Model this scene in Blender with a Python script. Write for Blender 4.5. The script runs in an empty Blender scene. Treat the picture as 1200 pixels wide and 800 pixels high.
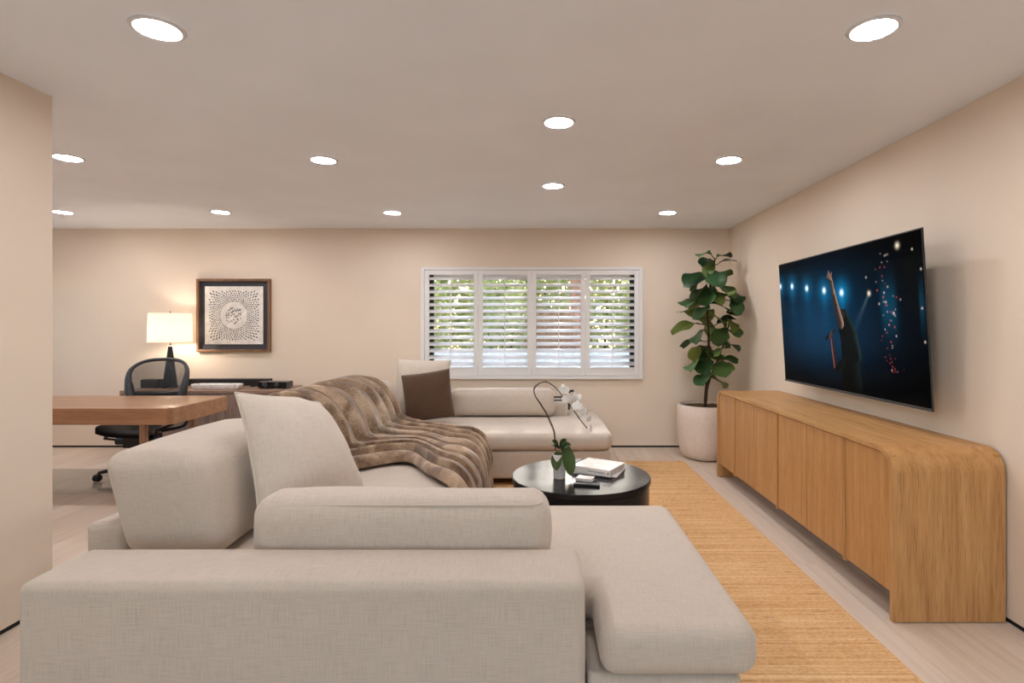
import bpy, bmesh, math, random
import numpy as np
from mathutils import Vector, Matrix, Euler, noise

random.seed(7)
R = math.radians
sc = bpy.context.scene
C = bpy.context.collection

# ---------------------------------------------------------------- camera
CAM_H = 1.334
cd = bpy.data.cameras.new('camera')
cd.sensor_width = 36.0
cd.lens = 36.0 * 650.0 / 1200.0
cd.shift_x = -32.0 / 1200.0
cd.shift_y = -16.0 / 1200.0
cd.clip_start = 0.05
cam = bpy.data.objects.new('camera', cd)
cam.location = (0, 0, CAM_H)
cam.rotation_euler = (R(90), 0, 0)
C.objects.link(cam)
sc.camera = cam

# ---------------------------------------------------------------- world, sun, exposure
SUN_EL, SUN_AZ = 27.0, 4.0
SKY = 0.44
SUN = 3.0
DOWN = 118.0          # radiance of the recessed downlight discs
EXPO = 0.45
w = bpy.data.worlds.new('world')
sc.world = w
w.use_nodes = True
wn = w.node_tree.nodes
sky = wn.new('ShaderNodeTexSky')
sky.sky_type = 'NISHITA'
sky.sun_disc = False
sky.sun_elevation = R(SUN_EL)
sky.sun_rotation = R(SUN_AZ)
wn['Background'].inputs[1].default_value = SKY
w.node_tree.links.new(sky.outputs[0], wn['Background'].inputs[0])
sl = bpy.data.lights.new('sun', 'SUN')
sl.energy = SUN
sl.angle = R(0.6)
sl.color = (1.0, 0.95, 0.88)
so = bpy.data.objects.new('sun', sl)
so.location = (1, 14, 9)
so.rotation_euler = Vector((math.sin(R(SUN_AZ)) * -1 * math.cos(R(SUN_EL)), -math.cos(R(SUN_AZ)) * math.cos(R(SUN_EL)), -math.sin(R(SUN_EL)))).to_track_quat('-Z', 'Y').to_euler()
C.objects.link(so)
vs = sc.view_settings
vs.view_transform = 'Standard'
vs.look = 'None'
vs.exposure = EXPO
vs.gamma = 1.0
vs.use_curve_mapping = False
sc.cycles.max_bounces = 10
sc.cycles.diffuse_bounces = 6
sc.cycles.transparent_max_bounces = 12
sc.cycles.sample_clamp_indirect = 6.0

# ---------------------------------------------------------------- materials
def srgb(r, g, b):
    f = lambda c: (c / 255 / 12.92) if c / 255 <= 0.04045 else ((c / 255 + 0.055) / 1.055) ** 2.4
    return (f(r), f(g), f(b), 1.0)

class Mat:
    def __init__(s, name, base=(200, 200, 200), rough=0.5, metal=0.0, spec=0.5):
        s.m = bpy.data.materials.new(name)
        s.m.use_nodes = True
        s.t = s.m.node_tree
        s.n = s.t.nodes
        s.b = s.n['Principled BSDF']
        s.b.inputs['Base Color'].default_value = srgb(*base)
        s.b.inputs['Roughness'].default_value = rough
        s.b.inputs['Metallic'].default_value = metal
        s.b.inputs['Specular IOR Level'].default_value = spec
    def new(s, typ, **kw):
        n = s.n.new(typ)
        for k, v in kw.items():
            setattr(n, k, v)
        return n
    def link(s, a, b):
        s.t.links.new(a, b)
    def coord(s, scale=(1, 1, 1), jitter=False, kind='Object'):
        tc = s.new('ShaderNodeTexCoord')
        mp = s.new('ShaderNodeMapping')
        mp.inputs['Scale'].default_value = scale
        s.link(tc.outputs[kind], mp.inputs['Vector'])
        if jitter:
            oi = s.new('ShaderNodeObjectInfo')
            vm = s.new('ShaderNodeVectorMath', operation='SCALE')
            vm.inputs[0].default_value = (17.3, 31.1, 11.7)
            s.link(oi.outputs['Random'], vm.inputs['Scale'])
            s.link(vm.outputs[0], mp.inputs['Location'])
        return mp.outputs[0]
    def noise(s, vec, scale=5, detail=4, rough=0.55, dist=0.0):
        n = s.new('ShaderNodeTexNoise')
        n.inputs['Scale'].default_value = scale
        n.inputs['Detail'].default_value = detail
        n.inputs['Roughness'].default_value = rough
        n.inputs['Distortion'].default_value = dist
        s.link(vec, n.inputs['Vector'])
        return n.outputs['Fac']
    def ramp(s, fac, stops):
        r = s.new('ShaderNodeValToRGB')
        e = r.color_ramp.elements
        while len(e) < len(stops):
            e.new(0.5)
        for el, (p, c) in zip(e, stops):
            el.position = p
            el.color = srgb(*c)
        s.link(fac, r.inputs[0])
        return r.outputs[0]
    def math(s, op, a, b):
        n = s.new('ShaderNodeMath', operation=op)
        for i, v in enumerate((a, b)):
            if isinstance(v, (int, float)):
                n.inputs[i].default_value = v
            else:
                s.link(v, n.inputs[i])
        return n.outputs[0]
    def mix(s, fac, a, b, blend='MIX'):
        n = s.new('ShaderNodeMix', data_type='RGBA', blend_type=blend)
        for sock, v in ((n.inputs[0], fac), (n.inputs[6], a), (n.inputs[7], b)):
            if isinstance(v, (int, float)):
                sock.default_value = v
            elif isinstance(v, tuple):
                sock.default_value = srgb(*v)
            else:
                s.link(v, sock)
        return n.outputs[2]
    def color(s, c):
        s.link(c, s.b.inputs['Base Color'])
    def bump(s, h, strength=0.2, dist=0.01):
        n = s.new('ShaderNodeBump')
        n.inputs['Strength'].default_value = strength
        n.inputs['Distance'].default_value = dist
        s.link(h, n.inputs['Height'])
        s.link(n.outputs[0], s.b.inputs['Normal'])

def plain(name, c, rough=0.5, metal=0.0, spec=0.5, var=0.06, scale=14):
    m = Mat(name, c, rough, metal, spec)
    f = m.noise(m.coord(), scale, 3)
    lo = tuple(v * (1 - var) for v in c)
    hi = tuple(min(255, v * (1 + var)) for v in c)
    m.color(m.ramp(f, [(0.3, lo), (0.7, hi)]))
    return m.m

def paint(name, c, bump=0.12, rough=0.62):
    m = Mat(name, c, rough, 0, 0.3)
    v = m.coord()
    m.color(m.ramp(m.noise(v, 1.3, 2), [(0.3, tuple(x * 0.985 for x in c)), (0.7, tuple(min(255, x * 1.01) for x in c))]))
    m.bump(m.noise(v, 160, 3), bump, 0.003)
    return m.m

def fabric(name, c, contrast=0.055, bump=0.22, rough=0.9, fine=2.1):
    m = Mat(name, c, rough, 0, 0.15)
    n1 = m.noise(m.coord((200 * fine, 16, 1), kind='UV'), 1.0, 3, 0.6)
    n2 = m.noise(m.coord((16, 200 * fine, 1), kind='UV'), 1.0, 3, 0.6)
    big = m.noise(m.coord(), 6, 3)
    s_ = m.math('ADD', m.math('MULTIPLY', n1, 0.45), m.math('MULTIPLY', n2, 0.45))
    s_ = m.math('ADD', s_, m.math('MULTIPLY', big, 0.1))
    m.color(m.ramp(s_, [(0.36, tuple(v * (1 - contrast * 1.6) for v in c)), (0.5, c), (0.64, tuple(min(255, v * (1 + contrast * 0.7)) for v in c))]))
    m.b.inputs['Sheen Weight'].default_value = 0.25
    m.b.inputs['Sheen Roughness'].default_value = 0.5
    m.bump(s_, bump, 0.003)
    return m.m

def wood(name, light, mid, dark, axis='Z', rough=0.45, scale=1.0, cath=0.5):
    m = Mat(name, mid, rough, 0, 0.35)
    hi, lo = 26 * scale, 1.6 * scale
    sc3 = {'X': (lo, hi, hi), 'Y': (hi, lo, hi), 'Z': (hi, hi, lo)}[axis]
    pore = {'X': (9, 420, 420), 'Y': (420, 9, 420), 'Z': (420, 420, 9)}[axis]
    v = m.coord(sc3, True)
    g = m.noise(v, 1.0, 6, 0.62, 0.6)
    cs = {'X': (0.5, 5, 5), 'Y': (5, 0.5, 5), 'Z': (5, 5, 0.5)}[axis]
    broad = m.noise(m.coord(cs, True), 1.0, 2, 0.5, 0.3)
    rings = m.math('SINE', m.math('MULTIPLY', broad, 40.0), 0.0)
    rings = m.math('MULTIPLY', m.math('ADD', rings, 1.0), 0.5)
    f = m.math('ADD', m.math('MULTIPLY', g, 1 - cath * 0.4), m.math('MULTIPLY', rings, cath * 0.4))
    base = m.ramp(f, [(0.22, dark), (0.5, mid), (0.78, light)])
    p = m.noise(m.coord(pore, True), 1.0, 2, 0.5)
    pr = m.ramp(p, [(0.30, (150, 140, 130)), (0.46, (255, 255, 255))])
    m.color(m.mix(0.55, base, pr, 'MULTIPLY'))
    m.bump(p, 0.12, 0.002)
    return m.m

M = {}
M['wall'] = paint('wall_paint', (226, 210, 191))
M['ceiling'] = paint('ceiling_paint', (240, 244, 249), 0.06)
M['gap'] = plain('black_reveal', (14, 13, 13), 0.7)
M['white'] = paint('white_lacquer', (226, 224, 222), 0.02, 0.4)
M['sofa'] = fabric('oatmeal_linen', (194, 180, 164))
M['bolster'] = fabric('oatmeal_linen_smooth', (198, 184, 169), 0.06, 0.2)
M['pillow'] = fabric('light_linen', (204, 191, 176), 0.05, 0.2)
M['brown'] = fabric('brown_velvet', (84, 62, 46), 0.10, 0.3)
M['oak_z'] = wood('oak_vertical', (206, 160, 108), (190, 141, 88), (160, 112, 64), 'Z', cath=0.3)
M['oak_door'] = wood('oak_door', (204, 156, 102), (190, 140, 86), (168, 120, 70), 'Z', cath=0.2)
M['oak_y'] = wood('oak_lengthwise', (208, 164, 112), (193, 146, 92), (166, 118, 70), 'Y', cath=0.25)
M['walnut_x'] = wood('brown_desk_wood', (178, 136, 102), (160, 118, 86), (134, 96, 68), 'X', 0.3, 0.8, 0.3)
M['grey_wood'] = wood('greyed_wood', (162, 140, 126), (146, 124, 112), (120, 100, 90), 'Z', 0.35, 0.8, 0.3)
M['black'] = plain('black_plastic', (20, 20, 22), 0.4)
M['black_gloss'] = plain('black_gloss', (14, 14, 16), 0.18)
M['dark_grey'] = plain('dark_grey_plastic', (52, 54, 58), 0.45)
M['chrome'] = plain('chrome', (200, 200, 204), 0.15, 1.0)
M['brass'] = plain('bronze_metal', (120, 92, 66), 0.35, 0.9)
M['paper'] = plain('white_paper', (232, 226, 218), 0.8)
M['page'] = plain('page_edges', (214, 206, 196), 0.9)
M['ink'] = plain('grey_ink', (120, 112, 106), 0.8)
M['ceramic'] = plain('white_ceramic', (232, 228, 222), 0.25)
M['concrete'] = plain('pale_stone_pot', (222, 206, 192), 0.8, 0, 0.3, 0.02, 30)
M['soil'] = plain('brown_soil', (92, 72, 56), 1.0, 0, 0.2, 0.5, 90)
M['bark'] = plain('dark_bark', (70, 52, 40), 0.9, 0, 0.2, 0.3, 60)
M['stemgreen'] = plain('dark_stem', (62, 48, 34), 0.6, 0, 0.4, 0.2, 60)
M['bracket'] = plain('wall_bracket', (30, 30, 30), 0.5)
M['navy'] = plain('navy_mat_board', (44, 46, 56), 0.7)
M['frame_wood'] = wood('bronze_frame_wood', (150, 112, 82), (126, 92, 66), (96, 68, 48), 'Z', 0.35, 1.0, 0.2)

def leaf_material(name, a, b, c):
    m = Mat(name, b, 0.35, 0, 0.5)
    oi = m.new('ShaderNodeObjectInfo')
    base = m.ramp(oi.outputs['Random'], [(0.0, a), (0.5, b), (1.0, c)])
    f = m.noise(m.coord(), 30, 3)
    m.color(m.mix(m.math('MULTIPLY', f, 0.35), base, a))
    m.b.inputs['Transmission Weight'].default_value = 0.0
    m.b.inputs['Subsurface Weight'].default_value = 0.0
    m.bump(m.noise(m.coord(), 55, 2), 0.15, 0.004)
    return m.m
M['leaf'] = leaf_material('fig_leaf', (50, 88, 58), (88, 124, 66), (158, 168, 84))
M['orchid_leaf'] = leaf_material('orchid_leaf', (38, 66, 30), (62, 92, 40), (96, 120, 58))
M['garden_leaf'] = leaf_material('garden_leaf', (60, 86, 34), (92, 116, 48), (140, 156, 72))
def translucent_leaf(name, a, b, c):
    m = Mat(name, b, 0.5, 0, 0.3)
    f = m.noise(m.coord(), 1.1, 2)
    col = m.ramp(f, [(0.35, a), (0.5, b), (0.65, c)])
    m.color(col)
    t = m.new('ShaderNodeBsdfTranslucent'); m.link(col, t.inputs[0])
    mx = m.new('ShaderNodeMixShader'); mx.inputs[0].default_value = 0.55
    m.link(m.b.outputs[0], mx.inputs[1]); m.link(t.outputs[0], mx.inputs[2])
    m.link(mx.outputs[0], m.n['Material Output'].inputs[0])
    return m.m
M['garden_leaf'] = translucent_leaf('garden_foliage', (146, 156, 98), (194, 198, 132), (224, 220, 176))
M['petal'] = translucent_leaf('white_petal', (246, 243, 240), (250, 248, 245), (252, 251, 249))
M['garden_stone'] = plain('pale_driveway', (214, 208, 200), 0.9)
M['garden_wall'] = plain('white_garden_wall', (240, 234, 224), 0.9)
M['garden_brown'] = plain('terracotta_fence', (168, 122, 96), 0.9, 0, 0.2, 0.2, 9)

def emission(name, c, strength):
    m = Mat(name, c)
    e = m.new('ShaderNodeEmission')
    e.inputs[0].default_value = srgb(*c)
    e.inputs[1].default_value = strength
    m.link(e.outputs[0], m.n['Material Output'].inputs[0])
    return m.m
M['lamp_disc'] = emission('downlight_disc', (252, 250, 255), DOWN)

def thin_glass(name, tint=(255, 255, 255), gloss_rough=0.0, refl=1.0):
    m = Mat(name)
    t = m.new('ShaderNodeBsdfTransparent')
    t.inputs[0].default_value = srgb(*tint)
    g = m.new('ShaderNodeBsdfGlossy')
    g.inputs['Roughness'].default_value = gloss_rough
    lw = m.new('ShaderNodeLayerWeight')
    lw.inputs[0].default_value = 0.5
    mx = m.new('ShaderNodeMixShader')
    fres = m.math('ADD', m.math('MULTIPLY', m.math('POWER', lw.outputs['Facing'], 5.0), 0.9), 0.022)
    m.link(m.math('MULTIPLY', fres, refl), mx.inputs[0])
    m.link(t.outputs[0], mx.inputs[1])
    m.link(g.outputs[0], mx.inputs[2])
    m.link(mx.outputs[0], m.n['Material Output'].inputs[0])
    return m.m
M['glass'] = thin_glass('window_glass')
M['art_glass'] = thin_glass('picture_glass', refl=0.8)
M['mat_glass'] = thin_glass('chair_mat_glass', (246, 248, 248), 0.06, 0.6)

def mesh_cloth(name):
    m = Mat(name, (38, 39, 42), 0.6)
    t = m.new('ShaderNodeBsdfTransparent')
    mx = m.new('ShaderNodeMixShader')
    ch = m.new('ShaderNodeTexChecker')
    ch.inputs['Scale'].default_value = 320
    m.link(m.coord(), ch.inputs['Vector'])
    m.link(m.math('ADD', m.math('MULTIPLY', ch.outputs['Fac'], 0.3), 0.55), mx.inputs[0])
    m.link(t.outputs[0], mx.inputs[1])
    m.link(m.b.outputs[0], mx.inputs[2])
    m.link(mx.outputs[0], m.n['Material Output'].inputs[0])
    return m.m
M['mesh_cloth'] = mesh_cloth('woven_mesh')

def shade_mat():
    m = Mat('lamp_shade_linen', (250, 240, 226), 0.9)
    d = m.new('ShaderNodeBsdfDiffuse'); d.inputs[0].default_value = srgb(250, 242, 230)
    t = m.new('ShaderNodeBsdfTranslucent'); t.inputs[0].default_value = srgb(252, 248, 242)
    mx = m.new('ShaderNodeMixShader'); mx.inputs[0].default_value = 0.6
    m.link(d.outputs[0], mx.inputs[1]); m.link(t.outputs[0], mx.inputs[2])
    m.link(mx.outputs[0], m.n['Material Output'].inputs[0])
    return m.m
M['shade'] = shade_mat()

def plank_mat():
    m = Mat('pale_oak_plank', (214, 198, 180), 0.38, 0, 0.4)
    g = m.noise(m.coord((34, 1.4, 34), True), 1.0, 5, 0.6, 0.4)
    oi = m.new('ShaderNodeObjectInfo')
    a = m.ramp(g, [(0.25, (202, 184, 166)), (0.5, (213, 196, 178)), (0.75, (221, 206, 190))])
    b = m.ramp(oi.outputs['Random'], [(0.0, (244, 240, 236)), (1.0, (255, 255, 255))])
    m.color(m.mix(1.0, a, b, 'MULTIPLY'))
    m.bump(g, 0.05, 0.002)
    return m.m
M['plank'] = plank_mat()

def rug_mat():
    m = Mat('jute_braid', (204, 160, 108), 0.95, 0, 0.1)
    row = m.noise(m.coord((0.7, 62, 1)), 1.0, 3, 0.7)
    yarn = m.noise(m.coord((70, 140, 60)), 1.0, 3, 0.6)
    dk = m.noise(m.coord((7, 90, 1)), 1.0, 2, 0.6)
    f = m.math('ADD', m.math('MULTIPLY', row, 0.6), m.math('MULTIPLY', yarn, 0.4))
    base = m.ramp(f, [(0.30, (172, 120, 72)), (0.48, (212, 167, 115)), (0.66, (232, 199, 154))])
    dark = m.ramp(dk, [(0.30, (112, 72, 42)), (0.36, (255, 255, 255))])
    m.color(m.mix(0.5, base, dark, 'MULTIPLY'))
    m.bump(yarn, 0.5, 0.006)
    return m.m
M['rug'] = rug_mat()

def fur_mat(name, a, b, c):
    m = Mat(name, (150, 120, 92), 0.65, 0, 0.3)
    v = m.coord((6, 9, 6))
    f = m.noise(v, 1.0, 4, 0.6, 0.5)
    g = m.noise(m.coord(), 260, 2)
    ff = m.math('ADD', m.math('MULTIPLY', f, 0.8), m.math('MULTIPLY', g, 0.2))
    m.color(m.ramp(ff, [(0.30, a), (0.47, b), (0.64, c)]))
    m.b.inputs['Sheen Weight'].default_value = 0.4
    m.bump(g, 0.5, 0.006)
    return m.m
M['fur'] = fur_mat('faux_fur', (86, 64, 47), (140, 112, 85), (192, 166, 136))
M['fur_tip'] = fur_mat('faux_fur_tips', (118, 92, 70), (176, 149, 119), (222, 202, 176))

# ---------------------------------------------------------------- geometry helpers
def link(name, me, mat, parent=None, loc=(0, 0, 0), rot=(0, 0, 0), smooth=False):
    o = bpy.data.objects.new(name, me)
    if mat is not None and not me.materials:
        me.materials.append(mat)
    if smooth:
        for p in me.polygons:
            p.use_smooth = True
    o.location = loc
    o.rotation_euler = rot
    if parent:
        o.parent = parent
    C.objects.link(o)
    return o

def tag(o, label=None, cat=None, group=None, kind=None):
    if label: o['label'] = label
    if cat: o['category'] = cat
    if group: o['group'] = group
    if kind: o['kind'] = kind
    return o

def empty(name, loc=(0, 0, 0)):
    o = bpy.data.objects.new(name, None)
    o.empty_display_size = 0.1
    o.location = loc
    C.objects.link(o)
    return o

def rebase(root, base):
    """children were laid out in room coordinates: put the root at its base"""
    root.location = base
    for c in root.children:
        c.location = Vector(c.location) - Vector(base)

def to_mesh(bm, name='m'):
    bmesh.ops.recalc_face_normals(bm, faces=bm.faces)
    me = bpy.data.meshes.new(name)
    bm.to_mesh(me)
    bm.free()
    return me

def box_bm(bm, x0, x1, y0, y1, z0, z1):
    mt = Matrix.Translation(((x0 + x1) / 2, (y0 + y1) / 2, (z0 + z1) / 2)) @ Matrix.Diagonal((x1 - x0, y1 - y0, z1 - z0, 1))
    return bmesh.ops.create_cube(bm, size=1, matrix=mt)['verts']

def box_mesh(dx, dy, dz, bev=0.0, seg=2):
    bm = bmesh.new()
    box_bm(bm, -dx / 2, dx / 2, -dy / 2, dy / 2, -dz / 2, dz / 2)
    if bev > 0:
        bmesh.ops.bevel(bm, geom=bm.edges[:], offset=bev, segments=seg, affect='EDGES', profile=0.5)
    return to_mesh(bm)

def box(name, x0, x1, y0, y1, z0, z1, mat, parent=None, bev=0.0, seg=2, rot=(0, 0, 0)):
    me = box_mesh(x1 - x0, y1 - y0, z1 - z0, bev, seg)
    return link(name, me, mat, parent, ((x0 + x1) / 2, (y0 + y1) / 2, (z0 + z1) / 2), rot, smooth=False)

def smooth_angle(o, ang=40):
    me = o.data
    for p in me.polygons:
        p.use_smooth = True
    bm = bmesh.new(); bm.from_mesh(me)
    for e in bm.edges:
        if len(e.link_faces) == 2 and e.calc_face_angle(0) > R(ang):
            e.smooth = False
    bm.to_mesh(me); bm.free()
    return o

def lathe_mesh(profile, seg=32, cap=True):
    bm = bmesh.new()
    rings = []
    for r, z in profile:
        rings.append([bm.verts.new((r * math.cos(2 * math.pi * i / seg), r * math.sin(2 * math.pi * i / seg), z)) for i in range(seg)])
    for a, b in zip(rings, rings[1:]):
        for i in range(seg):
            bm.faces.new((a[i], a[(i + 1) % seg], b[(i + 1) % seg], b[i]))
    if cap:
        bm.faces.new(list(reversed(rings[0])))
        bm.faces.new(rings[-1])
    return to_mesh(bm)

def tube_mesh(pts, rad, seg=8, closed=False, cap=True):
    pts = [Vector(p) for p in pts]
    n = len(pts)
    rads = rad if isinstance(rad, (list, tuple)) else [rad] * n
    bm = bmesh.new()
    rings = []
    prev = None
    for i, p in enumerate(pts):
        if closed:
            t = pts[(i + 1) % n] - pts[i - 1]
        else:
            t = pts[min(i + 1, n - 1)] - pts[max(i - 1, 0)]
        t.normalize()
        if prev is None:
            prev = t.orthogonal().normalized()
        s_ = (prev - t * prev.dot(t))
        if s_.length < 1e-6:
            s_ = t.orthogonal()
        s_.normalize(); prev = s_
        q = t.cross(s_)
        rings.append([bm.verts.new(p + (s_ * math.cos(2 * math.pi * k / seg) + q * math.sin(2 * math.pi * k / seg)) * rads[i]) for k in range(seg)])
    m = n if closed else n - 1
    for i in range(m):
        a, b = rings[i], rings[(i + 1) % n]
        for k in range(seg):
            bm.faces.new((a[k], a[(k + 1) % seg], b[(k + 1) % seg], b[k]))
    if cap and not closed:
        bm.faces.new(list(reversed(rings[0]))); bm.faces.new(rings[-1])
    return to_mesh(bm)

def spline(pts, n=8):
    pts = [Vector(p) for p in pts]
    P = [pts[0] * 2 - pts[1]] + pts + [pts[-1] * 2 - pts[-2]]
    out = []
    for i in range(1, len(P) - 2):
        for k in range(n):
            t = k / n
            a, b, c, d = P[i - 1], P[i], P[i + 1], P[i + 2]
            out.append(0.5 * ((2 * b) + (c - a) * t + (2 * a - 5 * b + 4 * c - d) * t * t + (3 * b - a - 3 * c + d) * t ** 3))
    out.append(pts[-1])
    return out

def soft_box(sx, sy, sz, r, bulge=(0, 0, 0), cuts=18, amp=0.003, freq=5.0, seed=0, squash=None):
    """cushion: rounded box with swollen faces and slight unevenness, base at z=0"""
    bm = bmesh.new()
    bmesh.ops.create_cube(bm, size=2)
    bmesh.ops.subdivide_edges(bm, edges=bm.edges[:], cuts=cuts, use_grid_fill=True)
    S = (sx / 2, sy / 2, sz / 2)
    uvl = bm.loops.layers.uv.new('weave')
    for f in bm.faces:
        c = f.calc_center_median()
        k = max(range(3), key=lambda q: abs(c[q]))
        i, j = ((1, 2), (0, 2), (0, 1))[k]
        for lp_ in f.loops:
            lp_[uvl].uv = (lp_.vert.co[i] * S[i] + k * 1.7 + seed, lp_.vert.co[j] * S[j] + seed * 0.3)
    off = Vector((seed * 3.7, seed * 1.3, seed * 7.1))
    for v in bm.verts:
        t = v.co.copy()
        c, d = [0] * 3, [0] * 3
        for k in range(3):
            a = abs(t[k]); s_ = 1 if t[k] >= 0 else -1
            inner = S[k] - r
            if a <= 0.7:
                c[k] = s_ * inner * a / 0.7
            else:
                c[k] = s_ * inner
                d[k] = s_ * math.tan(math.pi / 4 * (a - 0.7) / 0.3)
        D = Vector(d)
        if D.length > 0:
            D = D.normalized() * r
        p = Vector(c) + D
        for k in range(3):
            i, j = (k + 1) % 3, (k + 2) % 3
            s_ = 1 if t[k] >= 0 else -1
            b = bulge[k]
            if k == 2 and s_ < 0:
                b = 0
            p[k] += s_ * b * abs(t[k]) * (1 - t[i] ** 2) * (1 - t[j] ** 2)
        q = p * freq + off
        nv = Vector((noise.noise(q), noise.noise(q + Vector((9, 0, 0))), noise.noise(q + Vector((0, 9, 0))))) * amp
        if t.z < -0.8:
            nv.z = 0
        p += nv
        p.z += sz / 2
        if squash:
            p = squash(p)
        v.co = p
    return to_mesh(bm)

def seam_loop(sx, sy, z, r, rc=0.03, rad=0.0035):
    x, y = sx / 2, sy / 2
    pts = []
    for cx, cy, a0 in ((x - rc, y - rc, 0), (-x + rc, y - rc, 90), (-x + rc, -y + rc, 180), (x - rc, -y + rc, 270)):
        for k in range(5):
            a = R(a0 + k * 22.5)
            pts.append((cx + rc * math.cos(a), cy + rc * math.sin(a), z))
    return tube_mesh(pts, rad, 6, closed=True)

def pillow_mesh(W, H, T, n=26, pull=0.05, seed=0, amp=0.006, power=0.45, slump=(0, 0)):
    """knife-edge pillow in the XZ plane, thickness along Y, base at z=0"""
    bm = bmesh.new()
    off = Vector((seed * 2.1, seed * 5.3, seed))
    def pos(i, j, side):
        u, v = -1 + 2 * i / n, -1 + 2 * j / n
        u, v = math.sin(u * math.pi / 2) * 0.6 + u * 0.4, math.sin(v * math.pi / 2) * 0.6 + v * 0.4
        x = u * W / 2 * (1 - pull * (1 - v * v))
        z = v * H / 2 * (1 - pull * (1 - u * u))
        th = T / 2 * max(0.0, (1 - u * u) * (1 - v * v)) ** power
        # creases running in from the corners
        cr = noise.noise(Vector((math.atan2(v, u) * 2.4, (u * u + v * v) * 0.8, seed * 3.1)))
        th *= 1 + 0.3 * cr * (u * u + v * v) / 2
        p = Vector((x, side * th, z + H / 2))
        k_ = max(u, 0) * ((v + 1) / 2) ** 2
        p.x -= slump[0] * k_; p.z -= slump[1] * k_
        p.y += amp * side * noise.noise(p * 9 + off) * (1 if th > 0.004 else 0)
        return p
    fr, bk = {}, {}
    uvl = bm.loops.layers.uv.new('weave')
    for i in range(n + 1):
        for j in range(n + 1):
            edge = i in (0, n) or j in (0, n)
            fr[i, j] = bm.verts.new(pos(i, j, -1))
            bk[i, j] = fr[i, j] if edge else bm.verts.new(pos(i, j, 1))
    for i in range(n):
        for j in range(n):
            fa = bm.faces.new((fr[i, j], fr[i + 1, j], fr[i + 1, j + 1], fr[i, j + 1]))
            fb_ = bm.faces.new((bk[i, j], bk[i, j + 1], bk[i + 1, j + 1], bk[i + 1, j]))
            for f in (fa, fb_):
                for lp_ in f.loops: lp_[uvl].uv = (lp_.vert.co.x + seed, lp_.vert.co.z)
    me = to_mesh(bm)
    edge = [pos(i, 0, 1) for i in range(n)] + [pos(n, j, 1) for j in range(n)] + [pos(n - i, n, 1) for i in range(n)] + [pos(0, n - j, 1) for j in range(n)]
    return me, edge

# px -> room helper (photograph 1200x800, a point at depth Y)
def at(x, y, Y):
    return Vector(((x - 632) / 650 * Y, Y, CAM_H - (y - 384) / 650 * Y))

# ================================================================ ROOM
XR, XL, XO = 2.12, -2.335, -6.2      # right wall, near left wall, far office wall
YB, YF, YC = 6.19, -2.4, 2.66        # back wall, wall behind, corner of the near left wall
H = 2.44
T = 0.14
GAP = 0.022
def struct(o): o['kind'] = 'structure'; return o
def boxes(name, lst, mat):
    bm = bmesh.new()
    for b in lst: box_bm(bm, *b)
    return struct(link(name, to_mesh(bm), mat))
# window opening in the back wall
WX0, WX1, WZ0, WZ1 = -1.25, 1.08, 0.83, 1.94
bm = bmesh.new()
xs = [XO - T, WX0, WX1, XR + T]; zs = [GAP, WZ0, WZ1, H]
for i in range(3):
    for k in range(3):
        if i == 1 and k == 1: continue
        box_bm(bm, xs[i], xs[i + 1], YB, YB + T, zs[k], zs[k + 1])
bmesh.ops.remove_doubles(bm, verts=bm.verts, dist=1e-5)
seen = {}
for f in bm.faces[:]:
    c = f.calc_center_median()
    key = tuple(round(q, 4) for q in c)
    seen.setdefault(key, []).append(f)
bmesh.ops.delete(bm, geom=[f for fs in seen.values() if len(fs) > 1 for f in fs], context='FACES')
struct(link('wall_back', to_mesh(bm), M['wall']))
struct(box('wall_right', XR, XR + T, YF, YB, GAP, H, M['wall']))
struct(box('wall_left', XL - T, XL, YF, YC, GAP, H, M['wall']))

struct(box('wall_return', XO, XL - T, YC - T, YC, GAP, H, M['wall']))
def pierced(name, a0, a1, b0, b1, holes, along, mat):
    """wall slab between b0..b1 thick, running a0..a1, with rectangular openings (a, a, z, z)"""
    bm = bmesh.new()
    xs = sorted({a0, a1} | {h[0] for h in holes} | {h[1] for h in holes}); zs = sorted({GAP, H} | {h[2] for h in holes} | {h[3] for h in holes})
    for p, q in zip(xs, xs[1:]):
        for r_, t_ in zip(zs, zs[1:]):
            if any(h[0] <= p and q <= h[1] and h[2] <= r_ and t_ <= h[3] for h in holes): continue
            box_bm(bm, *((p, q, b0, b1) if along == 'X' else (b0, b1, p, q)), r_, t_)
    return struct(link(name, to_mesh(bm), mat))
D0, D1, DTOP = -2.0, 1.8, 2.12          # unseen glazed doors, added behind the camera to let in fill daylight
O0, O1, OZ0, OZ1 = 3.3, 5.6, 0.9, 2.1   # unseen office side window, added to bring in daylight
pierced('wall_behind', XL - T, XR + T, YF - T, YF, [(D0, D1, GAP, DTOP)], 'X', M['wall'])
pierced('wall_office', YC - T, YB, XO - T, XO, [(O0, O1, OZ0, OZ1)], 'Y', M['wall'])
struct(box('ceiling', XO - T, XR + T, YF - T, YB + T, H, H + 0.12, M['ceiling']))
e = 0.006
struct(box('baseboard_back', XO, XR, YB + e, YB + T, 0, GAP, M['gap']))
struct(box('baseboard_right', XR + e, XR + T, YF, YB, 0, GAP, M['gap']))
struct(box('baseboard_left', XL - T, XL - e, YF, YC - e, 0, GAP, M['gap']))
struct(box('baseboard_office', XO - T, XO - e, YC, YB, 0, GAP, M['gap']))
struct(box('baseboard_return', XO, XL - T, YC - T, YC - e, 0, GAP, M['gap']))
struct(box('baseboard_behind', XL, XR, YF - T, YF - e, 0, GAP, M['gap']))
floor = struct(box('floor', XO - T, XR + T, YF - T, YB + T, -0.12, -0.014, M['gap']))
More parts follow.
